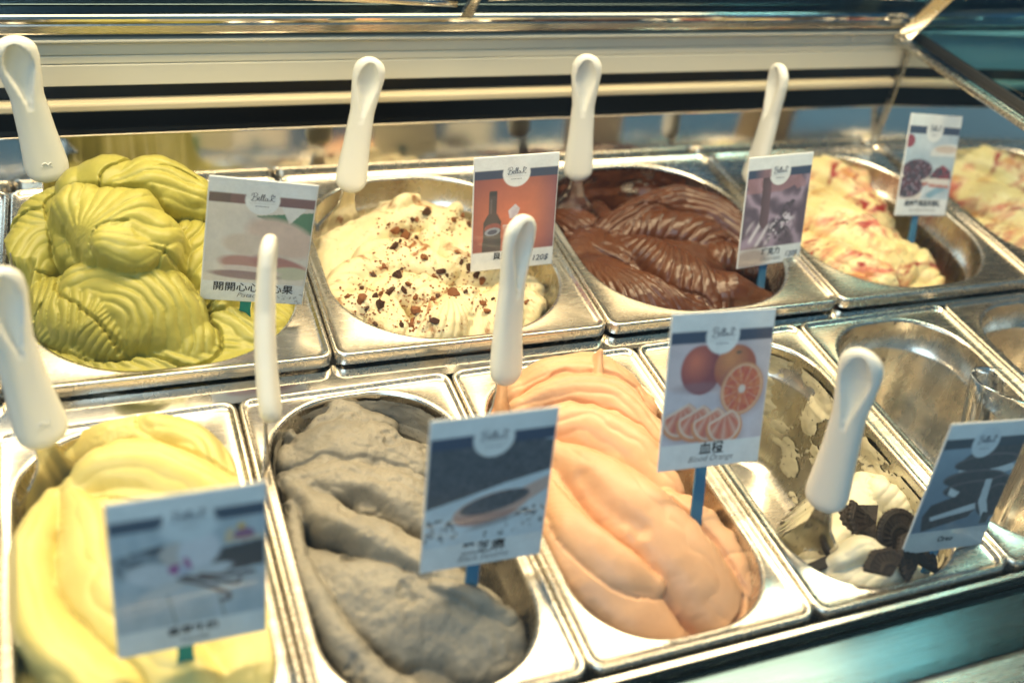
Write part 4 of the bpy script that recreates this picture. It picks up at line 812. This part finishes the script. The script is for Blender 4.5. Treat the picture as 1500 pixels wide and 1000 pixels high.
LOGO = ribbon([[(x * .0155 - .0078, y * .0155) for x, y in p_] for p_ in BELLA], .00042, 'logo_script', 'ink_navy'); LOGO_RULE = ribbon([[(-.0088, 0), (.0088, 0)]], .00016, 'logo_rule', 'ink_grey')
LOGO_TINY = ribbon([[(x, 0), (x + dx, .0002)] for x, dx in [(-.0045 + .0009 * k, .0005 + .0002 * (k % 3 == 0)) for k in range(10)]], .0007, 'logo_small_print', 'ink_navy')
SIGNS = {'pist': ([0.1875, 0.0223, 0.1187], [0.985, -0.1332, -0.1093], [0.1104, 0.0006, 0.9939]), 'cream': ([0.4029, 0.0755, 0.0909], [0.9977, -0.055, 0.0389], [-0.03, 0.1534, 0.9877]), 'choc': ([0.6442, 0.0542, 0.0846], [0.9949, 0.0949, -0.0337], [0.0055, 0.2827, 0.9592]), 'berry': ([0.8624, 0.1118, 0.0815], [0.9899, 0.0501, -0.1323], [0.1028, 0.3881, 0.9159]),
         'van': ([0.1079, -0.2562, 0.1214], [0.9992, 0.0125, -0.0391], [0.0376, 0.1005, 0.9942]), 'ses': ([0.2659, -0.2395, 0.1213], [0.9994, -0.0212, -0.0284], [0.0317, 0.175, 0.9841]), 'org': ([0.4234, -0.2065, 0.1374], [0.9981, -0.0332, -0.0514], [0.0601, 0.3693, 0.9274]), 'oreo': ([0.5926, -0.2721, 0.0791], [0.9926, -0.0128, -0.1207], [0.1208, 0.1985, 0.9726])}
INFO = {'pist': (art_pist, '開開心心開心果', 'Pistacchio', None, 'stick_teal', 'laminated pistachio flavour card with pale nut photo', (.0105, .026)), 'cream': (art_liq, '貝里斯奶酒', 'Baileys', '120$', 'stick_blue', 'laminated flavour card showing a dark liqueur bottle on orange', None),
        'choc': (art_choc, '巧克力', 'Chocolate', '120$', 'stick_blue', 'laminated flavour card showing poured chocolate swirls', None), 'berry': (art_berry, '森林莓果起司蛋糕', 'Forest Berries Cheesecake', None, 'stick_blue', 'laminated flavour card showing berry cheesecake slices', None),
        'van': (art_van, '香草牛奶', 'Vanilla', None, 'stick_teal', 'laminated flavour card showing a white orchid and vanilla pods', None), 'ses': (art_ses, '黑芝麻', 'Black Sesame', None, 'stick_blue', 'laminated flavour card showing a wooden spoon of black sesame', None),
        'org': (art_org, '血橙', 'Blood Orange', None, 'stick_blue', 'laminated flavour card showing halved blood oranges', None), 'oreo': (art_cookie, None, 'Oreo', None, 'stick_blue', 'laminated flavour card showing a stack of dark sandwich cookies', None)}
SCALE = dict(pist=1.10, cream=1.075, choc=1.07, berry=1.06, van=1.12, ses=1.13, org=1.12, oreo=1.06)   # size of each card, fixed by where its stick enters the gelato
CARD = box_me('card', -SW / 2 - .001, SW / 2 + .001, -SH / 2 - .001, SH / 2 + .001, -.0012, -.0001, .0004, 1); CARD.materials.append(MATS['card_white'])
for si, (nm, (ctr, ri, up)) in enumerate(SIGNS.items()):
    art, cjk, lat, price, stick, lab, _ = INFO[nm]
    kz = SCALE[nm]; ctr = CC + (np.array(ctr) - CC) * kz
    e = empty('flavour_sign', (0, 0, 0), 0, lab, 'sign', 'laminated flavour signs'); X_ = norm(ri); Y_ = norm(np.array(up) - X_ * (np.array(up) @ X_)); Z_ = np.cross(X_, Y_); frame_obj(e, ctr, X_ * kz, Y_ * kz, Z_ * kz)
    link('card', CARD, None, e, smooth=False)
    A = Art(seed=si * 17); art(A)
    shade = A.noise(7, 91, 4); grain = A.noise(60, 92, 2); A.c = A.c * (0.88 + 0.24 * shade)[..., None] * (0.94 + 0.12 * grain)[..., None]
    A.c = A.c * 0.90 + 0.10 * lin((214, 224, 230)); Q = np.pad(A.c, ((1, 1), (1, 1), (0, 0)), mode='edge'); A.c = (4 * A.c + Q[:-2, 1:-1] + Q[2:, 1:-1] + Q[1:-1, :-2] + Q[1:-1, 2:]) / 8  # pale bluish haze of the glass painted into the print colours, then softened
    q = np.column_stack([(A.u.ravel() - .5) * SW, (.5 - A.v.ravel() / 1.4) * SH, 0.0003 * np.ones(A.u.size)]); me = np_mesh('printed_picture', q, [grid_faces(A.ny, A.nx)[:, ::-1]])
    at = me.attributes.new('ink', 'FLOAT_COLOR', 'POINT'); at.data.foreach_set('color', np.concatenate([A.c.reshape(-1, 3), np.ones((A.u.size, 1))], 1).astype(np.float32).ravel())
    pr = link('printed_picture', me, 'print', e, smooth=False)
    def stick_on(name, me, x, y, z=.0006): o = link(name, me, None, e, smooth=False); o.location = ((x - .5) * SW, (.7 - y) * SW, z); return o
    stick_on('logo_script', LOGO, .5, .215); stick_on('logo_rule', LOGO_RULE, .5, .235); stick_on('logo_small_print', LOGO_TINY, .5, .27)
    if cjk: stick_on('flavour_name', text_mesh(cjk, dict(pist=.0080, berry=.0064, van=.0062, cream=.0070, choc=.0072).get(nm, .0088), 'ink_black', 0, .00012), .5, 1.235)
    if nm == 'oreo': stick_on('flavour_name', text_mesh(lat, .0062, 'ink_black', .15, .0001), .47, 1.27)
    else: stick_on('flavour_name_latin', text_mesh(lat, .0056 if len(lat) < 16 else .0034, 'ink_grey', .32), .5, 1.325)
    if price: stick_on('price', text_mesh(price, .0072, 'ink_navy', .2, .00008), .84, 1.30)
    # stick: flat plastic peg, flared at the foot
    ln = .075; prof = [(0, .0042), (.010, .0040), (.02, .0038), (.035, .0040 if stick == 'stick_blue' else .0056), (ln, .0040)]; V = []
    for y, hw in prof:
        for x, z in ((-hw, -.0030), (hw, -.0030), (hw, -.0014), (-hw, -.0014)): V.append((x, -SH / 2 + .012 - y, z))
    F = [tuple(f_) for f_ in grid_faces(len(prof), 4, True)] + [(3, 2, 1, 0), tuple(range(4 * len(prof) - 4, 4 * len(prof)))]
    st = link('stick', pydata('stick', V, F), stick, e, smooth=False); st.location = (-.004, 0, 0)

# ------------------------------------------------------------------ tumbler in the empty pan
def tumbler():
    prof = [(.0005, .004), (.022, .004), (.0238, .006), (.0250, .03), (.029, .07), (.0345, .100), (.0362, .1185), (.0368, .120), (.0374, .1185), (.0356, .100), (.0302, .07), (.0262, .03), (.0252, .004), (.0240, .0008), (.021, 0), (.0005, 0)]
    n = 72; V = []
    for r, z in prof:
        for k in range(n):
            a_ = 2 * math.pi * k / n; fl = 1 + (.010 * math.cos(a_ * 16) if .01 < z < .05 and r > .0251 else 0); V.append((r * fl * math.cos(a_), r * fl * math.sin(a_), z))
    return pydata('glass', V, [tuple(f_) for f_ in grid_faces(len(prof), n, True)])
m, nt, p = base_mat('tumbler_glass', (0.97, 0.98, 0.98), 0.02); p.inputs['Transmission Weight'].default_value = 1.0; p.inputs['IOR'].default_value = 1.45; add_bump(nt, p, 40, .02, .001)
o = link('tumbler', tumbler(), 'tumbler_glass'); Bc = np.array([.782, -.165, -.119]); Tc = px(1500, 556, .016); Z_ = norm(Tc - Bc); X_ = norm(np.cross((0, 1, 0), Z_)); frame_obj(o, Bc, X_ * 1.1, np.cross(Z_, X_) * 1.1, Z_ * 1.12)
tag(o, 'clear drinking tumbler standing in the empty steel pan', 'tumbler')

# ------------------------------------------------------------------ leaning front glass of the case
fg = link('front_glass', box_me('front_glass', -0.5, 1.6, 0, .004, 0, .75), 'front_glass', case, (0, -LF - .046, -.014), 0, False); fg.rotation_euler = (-0.20, 0, 0)
